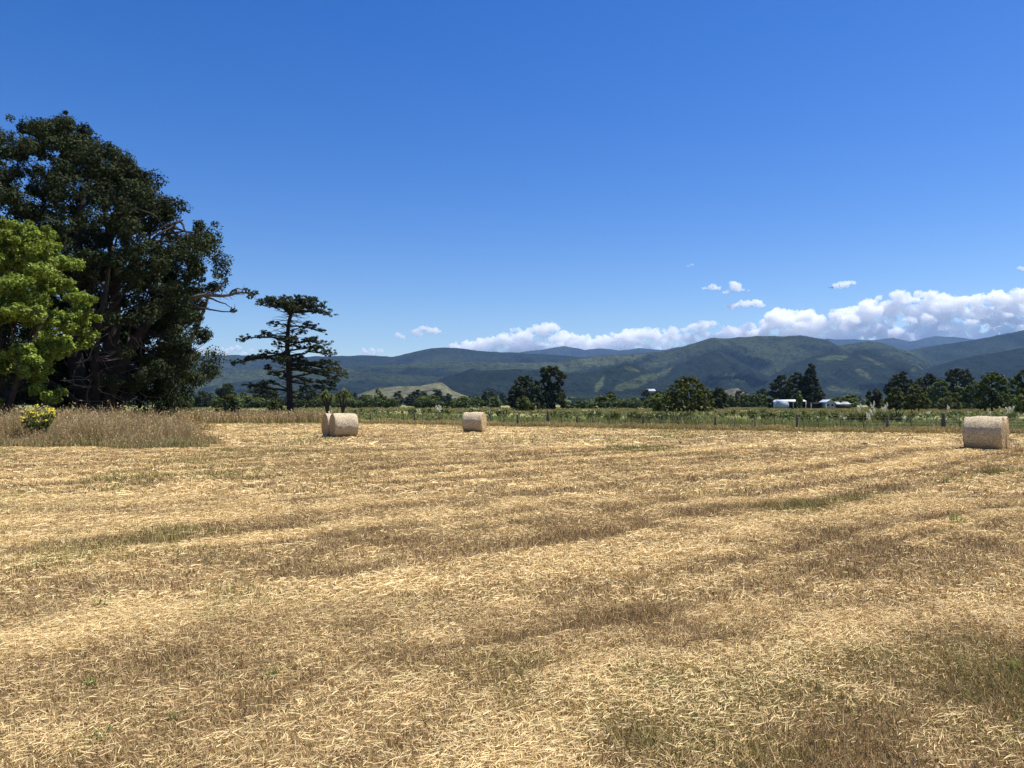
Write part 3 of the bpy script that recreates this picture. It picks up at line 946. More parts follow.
tree('flat_topped_pine', 944, 974, 367.5, 310, 'flat topped pine rising over the right hand wood', DK, 'flat', .1, .8, mat_='needle')
tree('grey_green_tree', 926, 952, 378, 280, 'grey green bushy tree below the flat topped pine', MG, 'dome', .03, 1.2)
tree('grey_green_tree', 950, 972, 385, 275, 'low grey green tree right of the flat topped pine trunk', MG, 'dome', .03, 1.2)
tree('small_pine', 866, 883, 388, 200, 'small dark tree left of the broad front trees at right', DK, 'round', .15)
tree('paddock_tree', 884, 908, 387, 165, 'bushy mid green paddock tree with visible stems behind the plumes', OL, 'dome', .16, 1.2, stems=3)
tree('paddock_tree', 902, 929, 385, 160, 'denser paddock tree with a dark foot left of the right bales', OL, 'dome', .14, 1.2, stems=2)
tree('oak_tree', 973, 1012, 371, 175, 'large dark leafy tree standing above the right hand bales', MG[:2] + DK[:2], 'dome', .1, 1.6, stems=2)
tree('oak_tree', 1004, 1060, 367, 180, 'large dark leafy tree cut by the right edge', MG[:2] + DK[:2], 'dome', .1, 1.5)
tree('dark_tree', 908, 930, 379, 255, 'dark spreading tree just behind the gap between the paddock trees', DK, 'dome', .03, 1.3)
tree('dark_tree', 962, 986, 380, 265, 'dark tree left of the large leafy trees above the right bales', MG[:2] + DK[:2], 'dome', .03, 1.3)
tree('shrub', 936, 962, 396, 230, 'low rounded bush in front of the right hand wood', OL, 'dome', .02, cat='shrub')
tree('shrub', 1010, 1036, 393, 120, 'light green shrub at the right edge above the bale', LG, 'dome', .02, cat='shrub')
tree('shrub', 216, 240, 394, 105, 'round olive shrub between the cypress and the lone pine', OL, 'dome', .02, 1.3, cat='shrub')
tree('shrub', 176, 194, 401, 120, 'low olive shrub right of the cypress trunk', OL, 'dome', .02, 1.2, cat='shrub')
tree('shrub', 268, 285, 398, 112, 'small dark olive shrub at the left foot of the lone pine', OL, 'dome', .02, cat='shrub')
tree('flat_topped_pine', 216, 236, 384, 420, 'distant flat topped pine between the cypress and the lone pine', DK, 'flat', .3, .8, mat_='needle')
tree('dark_tree', 194, 212, 390.5, 400, 'distant dark tree left of the flat topped one', DK, 'dome', .03)
tree('dark_tree', 245, 280, 382, 380, 'distant dark trees seen left of the lone pine trunk', DK, 'round', .05)
tree('dark_tree', 372, 384, 389, 420, 'dark upright tree in front of the pale pasture hill', MG, 'round', .03)
tree('dark_tree', 296, 318, 385, 380, 'dark bushy tree seen right of the lone pine trunk', DK, 'round', .05)

# --- belts of hedgerow trees: four models, then copies
protoA = [tree('hedgerow_tree', 500, 516, 391, 400, 'x', cols, sh, .03, 1.2, 1.5) for cols, sh in ((MG, 'dome'), (LG, 'dome'), (MG, 'round'), (OL, 'broadcone'))]
protoB = [tree('shelterbelt_pine', 500, 513, 387, 700, 'x', DK, sh, .03, 1.2, 1.4, 'needle') for sh in ('cone', 'dome', 'broadcone')]
used = set()


def stand(protos, px, ytop, Y, label, group, wk=1.0):
    k = R.integers(len(protos)); p = protos[k]
    if id(p) not in used: used.add(id(p)); o = p
    else: o = copy_tree(p)
    H0 = {0: HC + (404.5 - 391) * 400 / FPX, 1: HC + (404.5 - 387) * 700 / FPX}[0 if protos is protoA else 1]
    f = (HC + (404.5 - ytop) * Y / FPX) / H0
    o.location = (SX(px, Y), Y, 0); o.rotation_euler = (0, 0, R.uniform(0, 6.28)); o.scale = (f * wk * R.uniform(.9, 1.3), f * wk, f)
    tag(o, label, 'tree', group)


gA = 'rounded trees of the far hedgerow'
for px in list(R.uniform(165, 505, 44)) + list(R.uniform(572, 655, 12)) + list(R.uniform(822, 880, 8)) + list(R.uniform(925, 985, 7)):
    stand(protoA, px + R.normal(0, 2), float(np.clip(R.normal(396.5, 2.8), 389, 400.5)), R.uniform(330, 520), 'rounded green hedgerow tree in the far belt across the plain', gA, R.uniform(.9, 1.9))
for px in np.arange(728, 768, 4.5):
    stand(protoA, px, R.uniform(393.5, 396), 420, 'small tree in the even green row left of the white shed', 'trees of the even row beside the shed', .7)
for px in R.uniform(160, 770, 56):
    stand(protoB, px + R.normal(0, 3), float(np.clip(R.normal(392, 2.6), 385, 396)), R.uniform(600, 1000), 'small dark pine in the distant shelterbelt under the hills', 'dark pines of the distant shelterbelt', 1.25)
for protos in (protoA, protoB):
    for p in protos:
        if id(p) not in used: p.location = (SX(600, 410), 410, 0); tag(p, 'rounded green hedgerow tree in the far belt across the plain', 'tree', gA)

# clipped dark hedges
def hedge(px0, px1, y0, Y, label):
    s = Y / FPX; xa, xb = SX(px0, Y), SX(px1, Y); h = HC + (404.5 - y0) * s
    n_ = int((px1 - px0) * 1.2); c_ = np.stack([R.uniform(xa, xb, n_), Y + R.uniform(-1.2, 1.2, n_), R.uniform(.2, .85, n_) * h], 1) - [(xa + xb) / 2, Y, 0]
    hm = MB(); clump_leaves(hm, c_, h * .32, 26, 1.3 * s, DK[:2] + MG[:2], [3, 2, 2, 1])
    o = hm.build('hedge', M['leaf'], loc=((xa + xb) / 2, Y, 0)); tag(o, label, 'hedge')


hedge(240, 395, 399.5, 330, 'long clipped dark hedge behind the lone pine')
hedge(560, 660, 401.5, 300, 'low broken dark hedge left of the willow')
hedge(415, 500, 400, 310, 'dark hedge before the far trees right of the left bales')
hedge(928, 980, 402, 260, 'low dark hedge at the foot of the right hand wood')

# far woodland at the foot of the hills
fw = MB(); n_ = 26000
px = R.uniform(-100, 1150, n_); y = 1500 * (2900 / 1500) ** R.random(n_); x = SX(px, y)
keep = fbm(x / 260, y / 500, 201, 3) > .40
x, y = x[keep], y[keep]
leaves(fw, np.stack([x, y, 14 * R.random(len(x)) * (.5 + fbm(x / 40, y / 60, 203, 2))], 1), R.normal(0, 1, (len(x), 3)) + [0, -.4, .5], 7.0,
       mixcol(len(x), DK[:3] + MG[:2], [3, 2, 2, 2, 1]))
tag(fw.build('distant_woodland', M['leaf']), 'far dark woodland lying along the foot of the hills', 'woodland', kind='stuff')


# ------------------------------------------------------------------ cabbage trees, flax, pampas, ragwort
def cabbage(px, ytop, Y, label, heads):
    root = empty('cabbage_tree', (SX(px, Y), Y, 0)); H = HC + (404.5 - ytop) * Y / FPX
    tkm = MB(); cm = MB()
    for hx, hz in heads:
        pt = np.array([hx, R.normal(0, .15), H * hz - .45])
        tube(tkm, smoothpath([(0, 0, -.05), (hx * .2, 0, H * .35), pt], 8), np.linspace(.13, .07, 8), 8)
        for k in range(90):
            d = unit(R.normal(0, 1, 3) + [0, 0, .25]); L = R.uniform(.45, .75)
            e1 = pt + d * L * .6; e2 = pt + d * L + [0, 0, -.18]
            sd = unit(np.cross(d, [0, 0, 1.])) * .035
            cm.add([pt - sd * .5, pt + sd * .5, e1 + sd, e1 - sd, e2], [(0, 1, 2, 3)], [(3, 2, 4)], mixcol(1, [[.12, .15, .045], [.09, .12, .035], [.19, .19, .08]], [3, 2, 1])[0])
    tkm.build('trunk', M['bark'], root, smooth=True); cm.build('leaf_head', M['leaf'], root)
    tag(root, label, 'cabbage tree')


cabbage(327.5, 388, 78, 'left of two spiky cabbage trees behind the left bales', [(-.15, .97), (.35, .9), (-.5, .85)])
cabbage(343, 387, 80, 'right of two spiky cabbage trees behind the left bales', [(.1, 1.0), (-.45, .88), (.55, .86)])


def blades(mb, n, H, spread, w, cols, wts, droop=.35):
    for k in range(n):
        a = R.uniform(0, 2 * np.pi); L = H * R.uniform(.6, 1.1); sp = spread * R.uniform(.2, 1)
        d = np.array([math.cos(a), math.sin(a), 0]); sd = np.array([-math.sin(a), math.cos(a), 0]) * w * R.uniform(.7, 1.3)
        p0 = d * .1 * R.random(); p1 = p0 + d * sp * .45 + [0, 0, L * .7]; p2 = p0 + d * sp + [0, 0, L * (1 - droop * R.random())]
        mb.add([p0 - sd, p0 + sd, p1 + sd, p1 - sd, p2], [(0, 1, 2, 3)], [(3, 2, 4)], mixcol(1, cols, wts)[0])


flax = []
for v in range(4):
    fm = MB(); blades(fm, 90, 1.25, .9, .035, [[.045, .06, .022], [.07, .09, .03], [.11, .12, .05], [.05, .045, .025]], [4, 3, 1, 1])
    flax.append(fm.build('flax_bush', M['leaf']))
spots = []
for px, yb, k in [(560, 420, 3), (578, 419, 3), (592, 420, 3), (620, 424, 4), (640, 422, 5), (655, 424, 4), (672, 424, 4), (690, 422, 4), (740, 418, 3), (752, 420, 4), (766, 421, 4), (785, 421, 3), (800, 422, 4),
                  (820, 423, 4), (838, 423, 4), (855, 424, 3), (870, 423, 3), (890, 424, 3), (910, 424, 3), (500, 419, 3), (475, 417, 3), (450, 416, 3), (425, 416, 3), (400, 415, 3), (380, 415, 3), (360, 415, 3), (1015, 424, 3), (960, 422, 2)]:
    for _ in range(k):
        spots.append((px + R.normal(0, 7), yb + R.uniform(-2.2, 1)))
first = [True] * 4
for px, yb in spots:
    Yd = HC * FPX / (yb - 404.5)
    xx = SX(px, Yd); Yd = max(Yd, float(fence_y(xx)) + 1.2); xx = SX(px, Yd)
    v = R.integers(4)
    if first[v]: o, first[v] = flax[v], False
    else: o = flax[v].copy(); COL.objects.link(o)
    o.location = (xx, Yd, 0); sc_ = R.uniform(.6, 1.05); o.scale = (sc_, sc_, sc_ * R.uniform(.85, 1.1)); o.rotation_euler = (0, 0, R.uniform(0, 6))
    tag(o, 'dark green sword leaved flax bush on the wet ground behind the fence', 'flax bush', 'flax bushes behind the fence')

pam = []
for v in range(3):
    root = empty('pampas_grass', (0, 0, 0))
    fm = MB(); blades(fm, 120, 1.25, 1.2, .016, [[.12, .14, .05], [.18, .18, .07], [.09, .11, .04], [.27, .23, .12]], [3, 3, 2, 1], .6)
    fm.build('leaves', M['grass'], root)
    for k in range(3 + v):
        pl = MB(); a = R.uniform(0, 6.28); d = np.array([math.cos(a), math.sin(a) * .6, 0]) * R.uniform(.2, .6)
        top = d + [0, 0, R.uniform(1.5, 2.1)]
        tube(pl, smoothpath([(0, 0, .2), d * .5 + [0, 0, 1.0], top], 6), [.01] * 6, 4, (.35, .33, .2))
        dr = unit(d + [0, 0, .8]); n_ = 46
        t = R.random(n_); c_ = top + dr * (t[:, None] * .55) + R.normal(0, .035, (n_, 3))
        leaves(pl, c_, R.normal(0, 1, (n_, 3)), .14 * (1.1 - .6 * t), mixcol(n_, [[.86, .82, .68], [.78, .72, .56], [.90, .88, .78]], [3, 2, 2]), aspect=1.8)
        pl.build('plume', M['straw'], root)
    pam.append(root)
pts = [(862, 414, 2), (872, 413, 2), (880, 413, 2), (890, 414, 2), (868, 416, 2), (905, 419, 2), (893, 421, 1), (915, 420, 1), (928, 416, 2), (936, 417, 1), (945, 416, 2), (958, 421, 1), (965, 420, 1), (972, 418, 1), (985, 417, 1), (998, 417, 2),
       (1008, 416, 1), (1018, 419, 2), (840, 419, 1), (825, 420, 1), (850, 422, 1), (880, 424, 1), (470, 415, 1), (490, 415, 2), (500, 416, 1), (440, 414, 1), (418, 415, 1), (700, 419, 1), (714, 421, 1), (645, 420, 1), (332, 415.5, 1), (775, 422, 1), (600, 418, 1)]
first = [True] * 3
for px, yb, k in pts:
    for _ in range(k):
        p_ = px + R.normal(0, 4); Yd = R.uniform(56, 98); xx = SX(p_, Yd); Yd = max(Yd, float(fence_y(xx)) + 1.5); xx = SX(p_, Yd)
        zt = 1.65 - (yb - 5 + R.normal(0, 3) - 404.5) * Yd / FPX; sc_ = float(np.clip(zt / 2.25, .32, .85))
        v = R.integers(3)
        if first[v]: o, first[v] = pam[v], False
        else: o = copy_tree(pam[v])
        o.location = (xx, Yd, 0); o.scale = (sc_,) * 3; o.rotation_euler = (0, 0, R.uniform(0, 6))
        tag(o, 'pampas grass clump with cream plumes on the wet ground behind the fence', 'pampas grass', 'pampas clumps behind the fence')

# yellow ragwort
Yd = 33.0; root = empty('ragwort_bush', (SX(40, Yd), Yd, 0)); rs = MB(); rl = MB(); rf = MB()
for k in range(46):
    a = R.uniform(0, 6.28); rr_ = R.random() ** .5
    tp = np.array([math.cos(a) * rr_ * .85, math.sin(a) * rr_ * .7, R.uniform(1.25, 1.75) - .3 * rr_ ** 2])
    p = smoothpath([(tp[0] * .15, tp[1] * .15, 0), (tp[0] * .5, tp[1] * .5, tp[2] * .55), tp], 6)
    tube(rs, p, .008, 4, (.10, .12, .04))
    t = R.uniform(.3, .95, 14); c_ = np.stack([np.interp(t, np.linspace(0, 1, 6), p[:, q_]) for q_ in range(3)], 1) + R.normal(0, .06, (14, 3))
    leaves(rl, c_, R.normal(0, 1, (14, 3)) + [0, 0, .5], .085, mixcol(14, [[.10, .14, .035], [.07, .10, .03], [.15, .18, .05]], [2, 2, 1]), aspect=2)
    c_ = tp + R.normal(0, 1, (16, 3)) * [.042, .042, .025]
    rf = MB(); leaves(rf, c_, R.normal(0, .35, (16, 3)) + [0, -.2, 1], .06, mixcol(16, [[.80, .66, .05], [.70, .60, .06], [.55, .55, .10]], [3, 2, 1]), aspect=1.1); rf.build('flower_head', M['grass'], root)
rs.build('stem', M['grass'], root); rl.build('leaves', M['leaf'], root);
root.scale = (.85, .85, .95)
tag(root, 'yellow flowering ragwort bush in the tall grass before the bright green tree', 'ragwort')

# ------------------------------------------------------------------ farm buildings
Y0 = 300.0; s = Y0 / FPX


def bld(name, px, label, cat):
    o = tag(empty(name, (SX(px, Y0), Y0, 0)), label, cat); o.scale = (.77, .77, .80); return o


def part(name, lo, hi, m_, parent):
    b_ = MB(); box(b_, lo, hi); return b_.build(name, M[m_], parent)


shed = bld('farm_shed', 792, 'white roofed farm shed with a pale blue end and open front', 'shed')
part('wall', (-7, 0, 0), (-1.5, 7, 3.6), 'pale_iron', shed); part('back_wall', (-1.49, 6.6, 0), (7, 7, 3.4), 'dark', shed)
for k in range(4): part('post', (.5 + k * 2.1, .05, 0), (.72 + k * 2.1, .25, 3.3), 'white_paint', shed)
rf_ = MB(); rf_.add([(-7.2, -.3, 3.66), (7.2, -.3, 3.66), (7.2, 3.5, 4.4), (-7.2, 3.5, 4.4), (7.2, 7.3, 3.62), (-7.2, 7.3, 3.62), (-7.2, -.3, 3.56), (7.2, -.3, 3.56)],
                    [(0, 1, 2, 3), (3, 2, 4, 5), (6, 7, 1, 0)], [(6, 0, 3), (6, 3, 5), (7, 2, 1), (7, 4, 2)])
rf_.build('roof', M['roof_iron'], shed)
cp = bld('carport', 819, 'dark open carport with a white corner post beside the farm shed', 'carport')
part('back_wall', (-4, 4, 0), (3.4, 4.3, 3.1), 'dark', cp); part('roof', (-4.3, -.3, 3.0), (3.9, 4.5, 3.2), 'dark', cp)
part('post', (3.2, -.1, 0), (3.9, .3, 2.98), 'white_paint', cp); part('post', (-4.1, -.1, 0), (-3.8, .2, 2.98), 'white_paint', cp)
hs = bld('farmhouse', 830, 'grey gabled farmhouse with a pale roof right of the carport', 'house')
wl = MB(); wl.add([(-2.6, 0, 0), (2.6, 0, 0), (2.6, 0, 2.8), (0, 0, 4.3), (-2.6, 0, 2.8), (-2.6, 9, 0), (2.6, 9, 0), (2.6, 9, 2.8), (0, 9, 4.3), (-2.6, 9, 2.8)],
                  [(0, 1, 2, 4), (6, 5, 9, 7), (1, 6, 7, 2), (5, 0, 4, 9)], [(4, 2, 3), (7, 9, 8)])
wl.build('wall', M['dull_iron'], hs)
rf_ = MB(); rf_.add([(-3, -.4, 2.65), (0, -.4, 4.45), (3, -.4, 2.65), (-3, 9.4, 2.65), (0, 9.4, 4.45), (3, 9.4, 2.65), (-3, -.4, 2.55), (0, -.4, 4.33), (3, -.4, 2.55)], [(0, 1, 4, 3), (1, 2, 5, 4), (6, 7, 1, 0), (7, 8, 2, 1)])
rf_.build('roof', M['pale_iron'], hs)
part('window', (-1.6, -.03, 1.2), (-.5, .02, 2.3), 'glass', hs); part('window', (.6, -.03, 1.2), (1.7, .02, 2.3), 'glass', hs)
ob = bld('outbuilding', 842, 'long low grey roofed outbuilding at the right end of the farm', 'outbuilding')
part('wall', (-3.6, .3, 0), (4.4, 5, 2.2), 'dark', ob)
rf_ = MB()
for k in (-1.9, 2.6): rf_.add([(k - 2.1, 0, 2.25), (k, 0, 3.4), (k + 2.1, 0, 2.25), (k - 2.1, 5.3, 2.25), (k, 5.3, 3.4), (k + 2.1, 5.3, 2.25)], [(0, 1, 4, 3), (1, 2, 5, 4)], [(0, 2, 1), (3, 4, 5)])
rf_.build('roof', M['dull_iron'], ob)
hh = empty('hillside_house', (SX(651, 800), 800, 0)); part('wall', (-5.5, 0, 0), (5.5, 8, 16), 'dark', hh)
rf_ = MB(); rf_.add([(-6.5, -.6, 16.02), (6.5, -.6, 16.02), (5.2, 4, 18.2), (-5.2, 4, 18.2), (6.5, 8.6, 16.02), (-6.5, 8.6, 16.02)], [(0, 1, 2, 3), (3, 2, 4, 5)], [(0, 3, 5), (1, 4, 2)])
rf_.build('roof', M['dull_iron'], hh); hh.scale = (.8, .8, .97); tag(hh, 'distant grey roofed building among the trees left of the willow', 'house')

# ------------------------------------------------------------------ bird
bp_ = P(832, 288, 90); bird = empty('bird', bp_); bd = MB()
tube(bd, smoothpath([(-.17, 0, 0), (-.1, 0, .01), (0, 0, .02), (.1, 0, .015), (.16, 0, .03), (.2, 0, .025)], 12), np.interp(np.linspace(0, 1, 12), [0, .25, .5, .75, .85, 1], [.02, .05, .065, .04, .035, .005]), 8)
bd.build('body', M['feather'], bird, smooth=True)
for sg in (-1, 1):
    wg = MB(); wg.add([(.06, 0, .04), (-.06, 0, .04), (-.09, sg * .2, .10), (.05, sg * .2, .11), (-.06, sg * .4, .05), (.0, sg * .42, .05), (.06, 0, .052), (-.06, 0, .05), (-.09, sg * .2, .108), (.05, sg * .2, .12), (-.06, sg * .4, .056), (.0, sg * .42, .056)],
                      [(0, 1, 2, 3), (3, 2, 4, 5), (6, 9, 8, 7), (9, 11, 10, 8), (0, 3, 9, 6), (3, 5, 11, 9), (1, 7, 8, 2), (2, 8, 10, 4), (4, 10, 11, 5)]); wg.build('wing', M['feather'], bird)
bird.rotation_euler = (0, .1, 1.0); tag(bird, 'tiny dark bird flying high before the clouds', 'bird')

# ------------------------------------------------------------------ hills
m, n, l, b = mat('hill_cover')
at = n.new('ShaderNodeAttribute'); at.attribute_name = 'tint'; tc = n.new('ShaderNodeTexCoord')
z = n.new('ShaderNodeTexNoise'); z.inputs['Scale'].default_value = .028; z.inputs['Detail'].default_value = 6; z.inputs['Roughness'].default_value = .75
l.new(tc.outputs['Object'], z.inputs['Vector'])
mr = n.new('ShaderNodeMapRange'); mr.inputs['From Min'].default_value = .35; mr.inputs['From Max'].default_value = .65; mr.inputs['To Min'].default_value = .35; mr.inputs['To Max'].default_value = 1.65
l.new(z.outputs['Fac'], mr.inputs['Value'])
mx = n.new('ShaderNodeMix'); mx.data_type = 'RGBA'; mx.blend_type = 'MULTIPLY'; mx.inputs['Factor'].default_value = 1
l.new(at.outputs['Color'], mx.inputs['A']); l.new(mr.outputs['Result'], mx.inputs['B']); l.new(mx.outputs['Result'], b.inputs['Base Color'])
b.inputs['Roughness'].default_value = 1; b.inputs['Specular IOR Level'].default_value = 0
bp = n.new('ShaderNodeBump'); bp.inputs['Distance'].default_value = 45; bp.inputs['Strength'].default_value = .8
l.new(z.outputs['Fac'], bp.inputs['Height']); l.new(bp.outputs['Normal'], b.inputs['Normal'])
M['hill'] = m

FOREST_SHADOW, SCRUB, PASTURE, TAN = np.array([.011, .018, .015]), np.array([.038, .050, .025]), np.array([.085, .095, .048]), np.array([.22, .19, .10])  # first tone: pine forest, and cloud shadow painted on the dark hills


def hill(D, depth, crest, seed, mixw=(.5, .1), spur=.3, patches=(), base=None):
    cx = np.array([c_[0] for c_ in crest], float); cy = np.array([c_[1] for c_ in crest], float)
    px = np.arange(max(cx[0], -330), min(cx[-1], 1350) + 1, 1.6)
    x = (px - 512) / FPX * D
    h = (404.5 - np.interp(px, cx, cy)) / FPX * D + HC
    h = h + (fbm(px / 9, px * 0, seed, 3) - .5) * D * .0016 * np.clip(h / 200, 0, 1)
    h = np.maximum(h, .0)
    tt = np.concatenate([np.linspace(0, 1, 42), 1 + np.linspace(.06, 1, 9)])
    XX, TT = np.meshgrid(x, tt); HH = np.broadcast_to(h, XX.shape)
    wl_ = 360 * (D / 5000) ** .7
    wx = XX / wl_ + (fbm(XX / 900, TT * 3, seed + 3, 2) - .5) * 1.6
    rid = 1 - np.abs(2 * fbm(wx, TT * 1.1 + seed, seed + 5, 4) - 1)
    rid = rid * .72 + .28 * (1 - np.abs(2 * fbm(wx * 3.3 + TT * 1.5, TT * 2.2 + seed, seed + 25, 3) - 1)) ** 1.3
    prof = np.where(TT <= 1, np.clip(TT, 0, 1) ** 1.15 * (1 - spur * 4 * TT * (1 - TT) * (1 - rid) * 2.5), np.clip(2 - TT, 0, 1) ** 1.0)
    YY = D - depth * (1 - TT) * np.where(TT <= 1, 1, .8)
    YY = np.where(TT <= 1, YY + depth * .5 * (rid - .5) * np.sin(np.pi * np.clip(TT, 0, 1)) * -.6, YY)
    ZZ = HH * prof - 1.0 + 1.0 * TT.clip(0, 1)
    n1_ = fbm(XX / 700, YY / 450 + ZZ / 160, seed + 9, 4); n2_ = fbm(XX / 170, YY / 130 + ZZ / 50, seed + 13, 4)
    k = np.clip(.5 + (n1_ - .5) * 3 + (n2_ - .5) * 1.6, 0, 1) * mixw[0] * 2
    C = FOREST_SHADOW + (SCRUB - FOREST_SHADOW) * np.clip(k, 0, 1)[..., None]
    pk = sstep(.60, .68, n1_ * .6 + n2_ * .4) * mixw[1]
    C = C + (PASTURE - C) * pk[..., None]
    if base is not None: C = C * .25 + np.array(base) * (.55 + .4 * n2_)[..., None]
    ppx = 512 + FPX * XX / YY; ppy = 404.5 - FPX * (ZZ - HC) / YY
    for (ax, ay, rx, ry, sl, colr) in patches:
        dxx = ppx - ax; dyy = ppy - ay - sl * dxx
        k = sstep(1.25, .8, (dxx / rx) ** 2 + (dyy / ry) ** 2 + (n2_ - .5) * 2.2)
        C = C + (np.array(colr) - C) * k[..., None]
    r_, c2 = XX.shape
    i, j = np.meshgrid(np.arange(r_ - 1), np.arange(c2 - 1), indexing='ij')
    q = np.stack([i * c2 + j, i * c2 + j + 1, (i + 1) * c2 + j + 1, (i + 1) * c2 + j], -1).reshape(-1, 4)
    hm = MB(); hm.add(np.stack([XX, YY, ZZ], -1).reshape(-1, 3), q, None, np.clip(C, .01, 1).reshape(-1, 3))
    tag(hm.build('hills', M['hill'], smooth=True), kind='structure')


FOR_SHADOW, SCR, PAS = tuple(FOREST_SHADOW), tuple(SCRUB), (.068, .080, .042)
hill(14500, 3500, [(-330, 352), (100, 356), (380, 362), (480, 353), (520, 352), (540, 350), (565, 346), (585, 349.5), (600, 348), (620, 350), (640, 348), (660, 350), (680, 347), (700, 346), (740, 349), (800, 343), (826, 339), (852, 339.3),
                   (874, 340), (894, 337.7), (911, 341.5), (936, 336), (953, 337), (973, 339), (1010, 343), (1100, 340), (1350, 345)], 301, (.3, .0), .3)
hill(8200, 2300, [(-330, 350), (0, 353), (170, 357), (209, 355), (234, 355), (290, 357), (340, 356), (371, 355), (390, 357), (415, 352), (430, 348.5), (443, 347), (465, 349), (491, 351.6), (526, 353), (554, 355), (600, 359), (680, 368), (760, 400)], 311, (.25, .04), .45)
hill(7000, 2000, [(780, 404), (820, 390), (860, 370), (890, 355), (916, 348.6), (953, 343), (975, 340), (997, 335.5), (1019, 331), (1045, 327), (1100, 322), (1200, 330), (1350, 335)], 321, (.35, .12), .5)
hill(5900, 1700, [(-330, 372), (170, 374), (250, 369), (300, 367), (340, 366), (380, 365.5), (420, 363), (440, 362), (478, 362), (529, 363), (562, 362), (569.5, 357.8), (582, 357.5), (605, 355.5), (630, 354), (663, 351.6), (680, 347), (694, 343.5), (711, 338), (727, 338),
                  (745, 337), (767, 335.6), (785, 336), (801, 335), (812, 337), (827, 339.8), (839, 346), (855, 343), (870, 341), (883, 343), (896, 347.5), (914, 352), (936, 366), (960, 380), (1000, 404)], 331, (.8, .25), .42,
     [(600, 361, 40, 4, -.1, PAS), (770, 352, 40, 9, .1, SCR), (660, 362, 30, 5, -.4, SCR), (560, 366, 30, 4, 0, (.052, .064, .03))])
hill(5000, 1100, [(150, 404), (175, 392), (230, 383), (270, 378), (320, 372), (370, 372), (440, 377), (520, 385), (600, 404)], 341, (.3, .05), .3)
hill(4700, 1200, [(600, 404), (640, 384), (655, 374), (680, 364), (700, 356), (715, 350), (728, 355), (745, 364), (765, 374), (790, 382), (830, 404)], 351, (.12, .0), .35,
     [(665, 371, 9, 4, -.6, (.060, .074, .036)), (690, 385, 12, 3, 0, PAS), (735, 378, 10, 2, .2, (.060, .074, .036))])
hill(4600, 1200, [(720, 404), (750, 388), (770, 377), (790, 365), (812, 356.5), (830, 352), (850, 354), (866, 349.5), (880, 355), (900, 366), (930, 378), (980, 404)], 361, (.12, .0), .35,  # cloud shadow on this spur painted in as a near-solid dark tone
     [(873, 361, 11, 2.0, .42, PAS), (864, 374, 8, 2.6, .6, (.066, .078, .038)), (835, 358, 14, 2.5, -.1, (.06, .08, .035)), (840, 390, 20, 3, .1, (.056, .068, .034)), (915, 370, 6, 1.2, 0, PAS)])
hill(4400, 1100, [(820, 404), (860, 390), (885, 382), (914, 371.6), (936, 366), (957.5, 359.5), (986, 354), (1019, 348.6), (1060, 343), (1120, 340), (1350, 350)], 371, (.10, 0), .22)  # ridge under cloud: the shadow is painted into its dark colour
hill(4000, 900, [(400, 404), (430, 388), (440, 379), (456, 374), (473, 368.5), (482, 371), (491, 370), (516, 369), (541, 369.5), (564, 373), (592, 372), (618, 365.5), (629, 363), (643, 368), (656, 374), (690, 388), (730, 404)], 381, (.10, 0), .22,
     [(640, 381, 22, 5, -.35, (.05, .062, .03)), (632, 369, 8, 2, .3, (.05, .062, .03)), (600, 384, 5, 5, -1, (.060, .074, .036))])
hill(3300, 500, [(345, 404), (356, 397), (362, 393), (375, 389), (395, 386.5), (418, 386), (428, 384.3), (436, 382.6), (442, 382.6), (447, 386), (453, 391), (470, 397), (490, 404)], 391, (.5, 0), .03, base=(.17, .16, .085))
hill(3000, 350, [(430, 404), (470, 397), (540, 394), (600, 395), (660, 393), (720, 395), (760, 398), (800, 404)], 395, (.3, .1), .2, [(737, 390, 10, 2, 0, TAN)])
hill(3400, 400, [(690, 404), (712, 396), (724, 391), (731, 388.6), (738, 388), (743, 392), (752, 398), (770, 404)], 399, (.3, .0), .2, base=(.2, .17, .1))

# ------------------------------------------------------------------ clouds (beyond the haze box)
m, n, l, b = mat('cloud')
n.remove(b)
vsn = n.new('ShaderNodeVolumeScatter'); vsn.inputs['Color'].default_value = (1, 1, 1, 1); vsn.inputs['Density'].default_value = .0062; vsn.inputs['Anisotropy'].default_value = .1
l.new(vsn.outputs['Volume'], n['Material Output'].inputs['Volume'])
M['cloud'] = m
ico_v = None


def icosphere(sub=2):
    import bmesh
    bm = bmesh.new(); bmesh.ops.create_icosphere(bm, subdivisions=sub, radius=1)
    v = np.array([p.co[:] for p in bm.verts]); f = np.array([[q_.index for q_ in p.verts] for p in bm.faces]); bm.free()
    return v, f


IV, IF = icosphere(3)
ctex = bpy.data.textures.new('cloud_billow', 'CLOUDS'); ctex.noise_scale = 300; ctex.noise_depth = 5


def cloud(name, puffs, D, label, fl=.7, voxel=24, flakes=30):
    """puffs: picture x, y, radius px"""
    s = D / FPX; mbv = MB(); Fk = MB()
    px0 = np.mean([p[0] for p in puffs]); py0 = np.mean([p[1] for p in puffs])
    o0 = np.array(P(px0, py0, D))
    for (px, py, r) in puffs:
        c_ = np.array(P(px, py, D)) - o0 + [0, R.normal(0, r * s * .8), 0]
        k = r * s
        mbv.add(IV * [k * 1.15, k, k * fl] + c_, None, IF)
    o = mbv.build(name, M['cloud'], smooth=True, loc=o0)
    rm = o.modifiers.new('union', 'REMESH'); rm.mode = 'VOXEL'; rm.voxel_size = voxel; rm.use_smooth_shade = True
    for sc__, st_ in ((420, 280), (120, 190)):
        tx = bpy.data.textures.new('billow', 'CLOUDS'); tx.noise_scale = sc__; tx.noise_depth = 4
        dm = o.modifiers.new('billow', 'DISPLACE'); dm.texture = tx; dm.texture_coords = 'GLOBAL'; dm.strength = st_; dm.mid_level = .55
    tag(o, label, 'cloud')


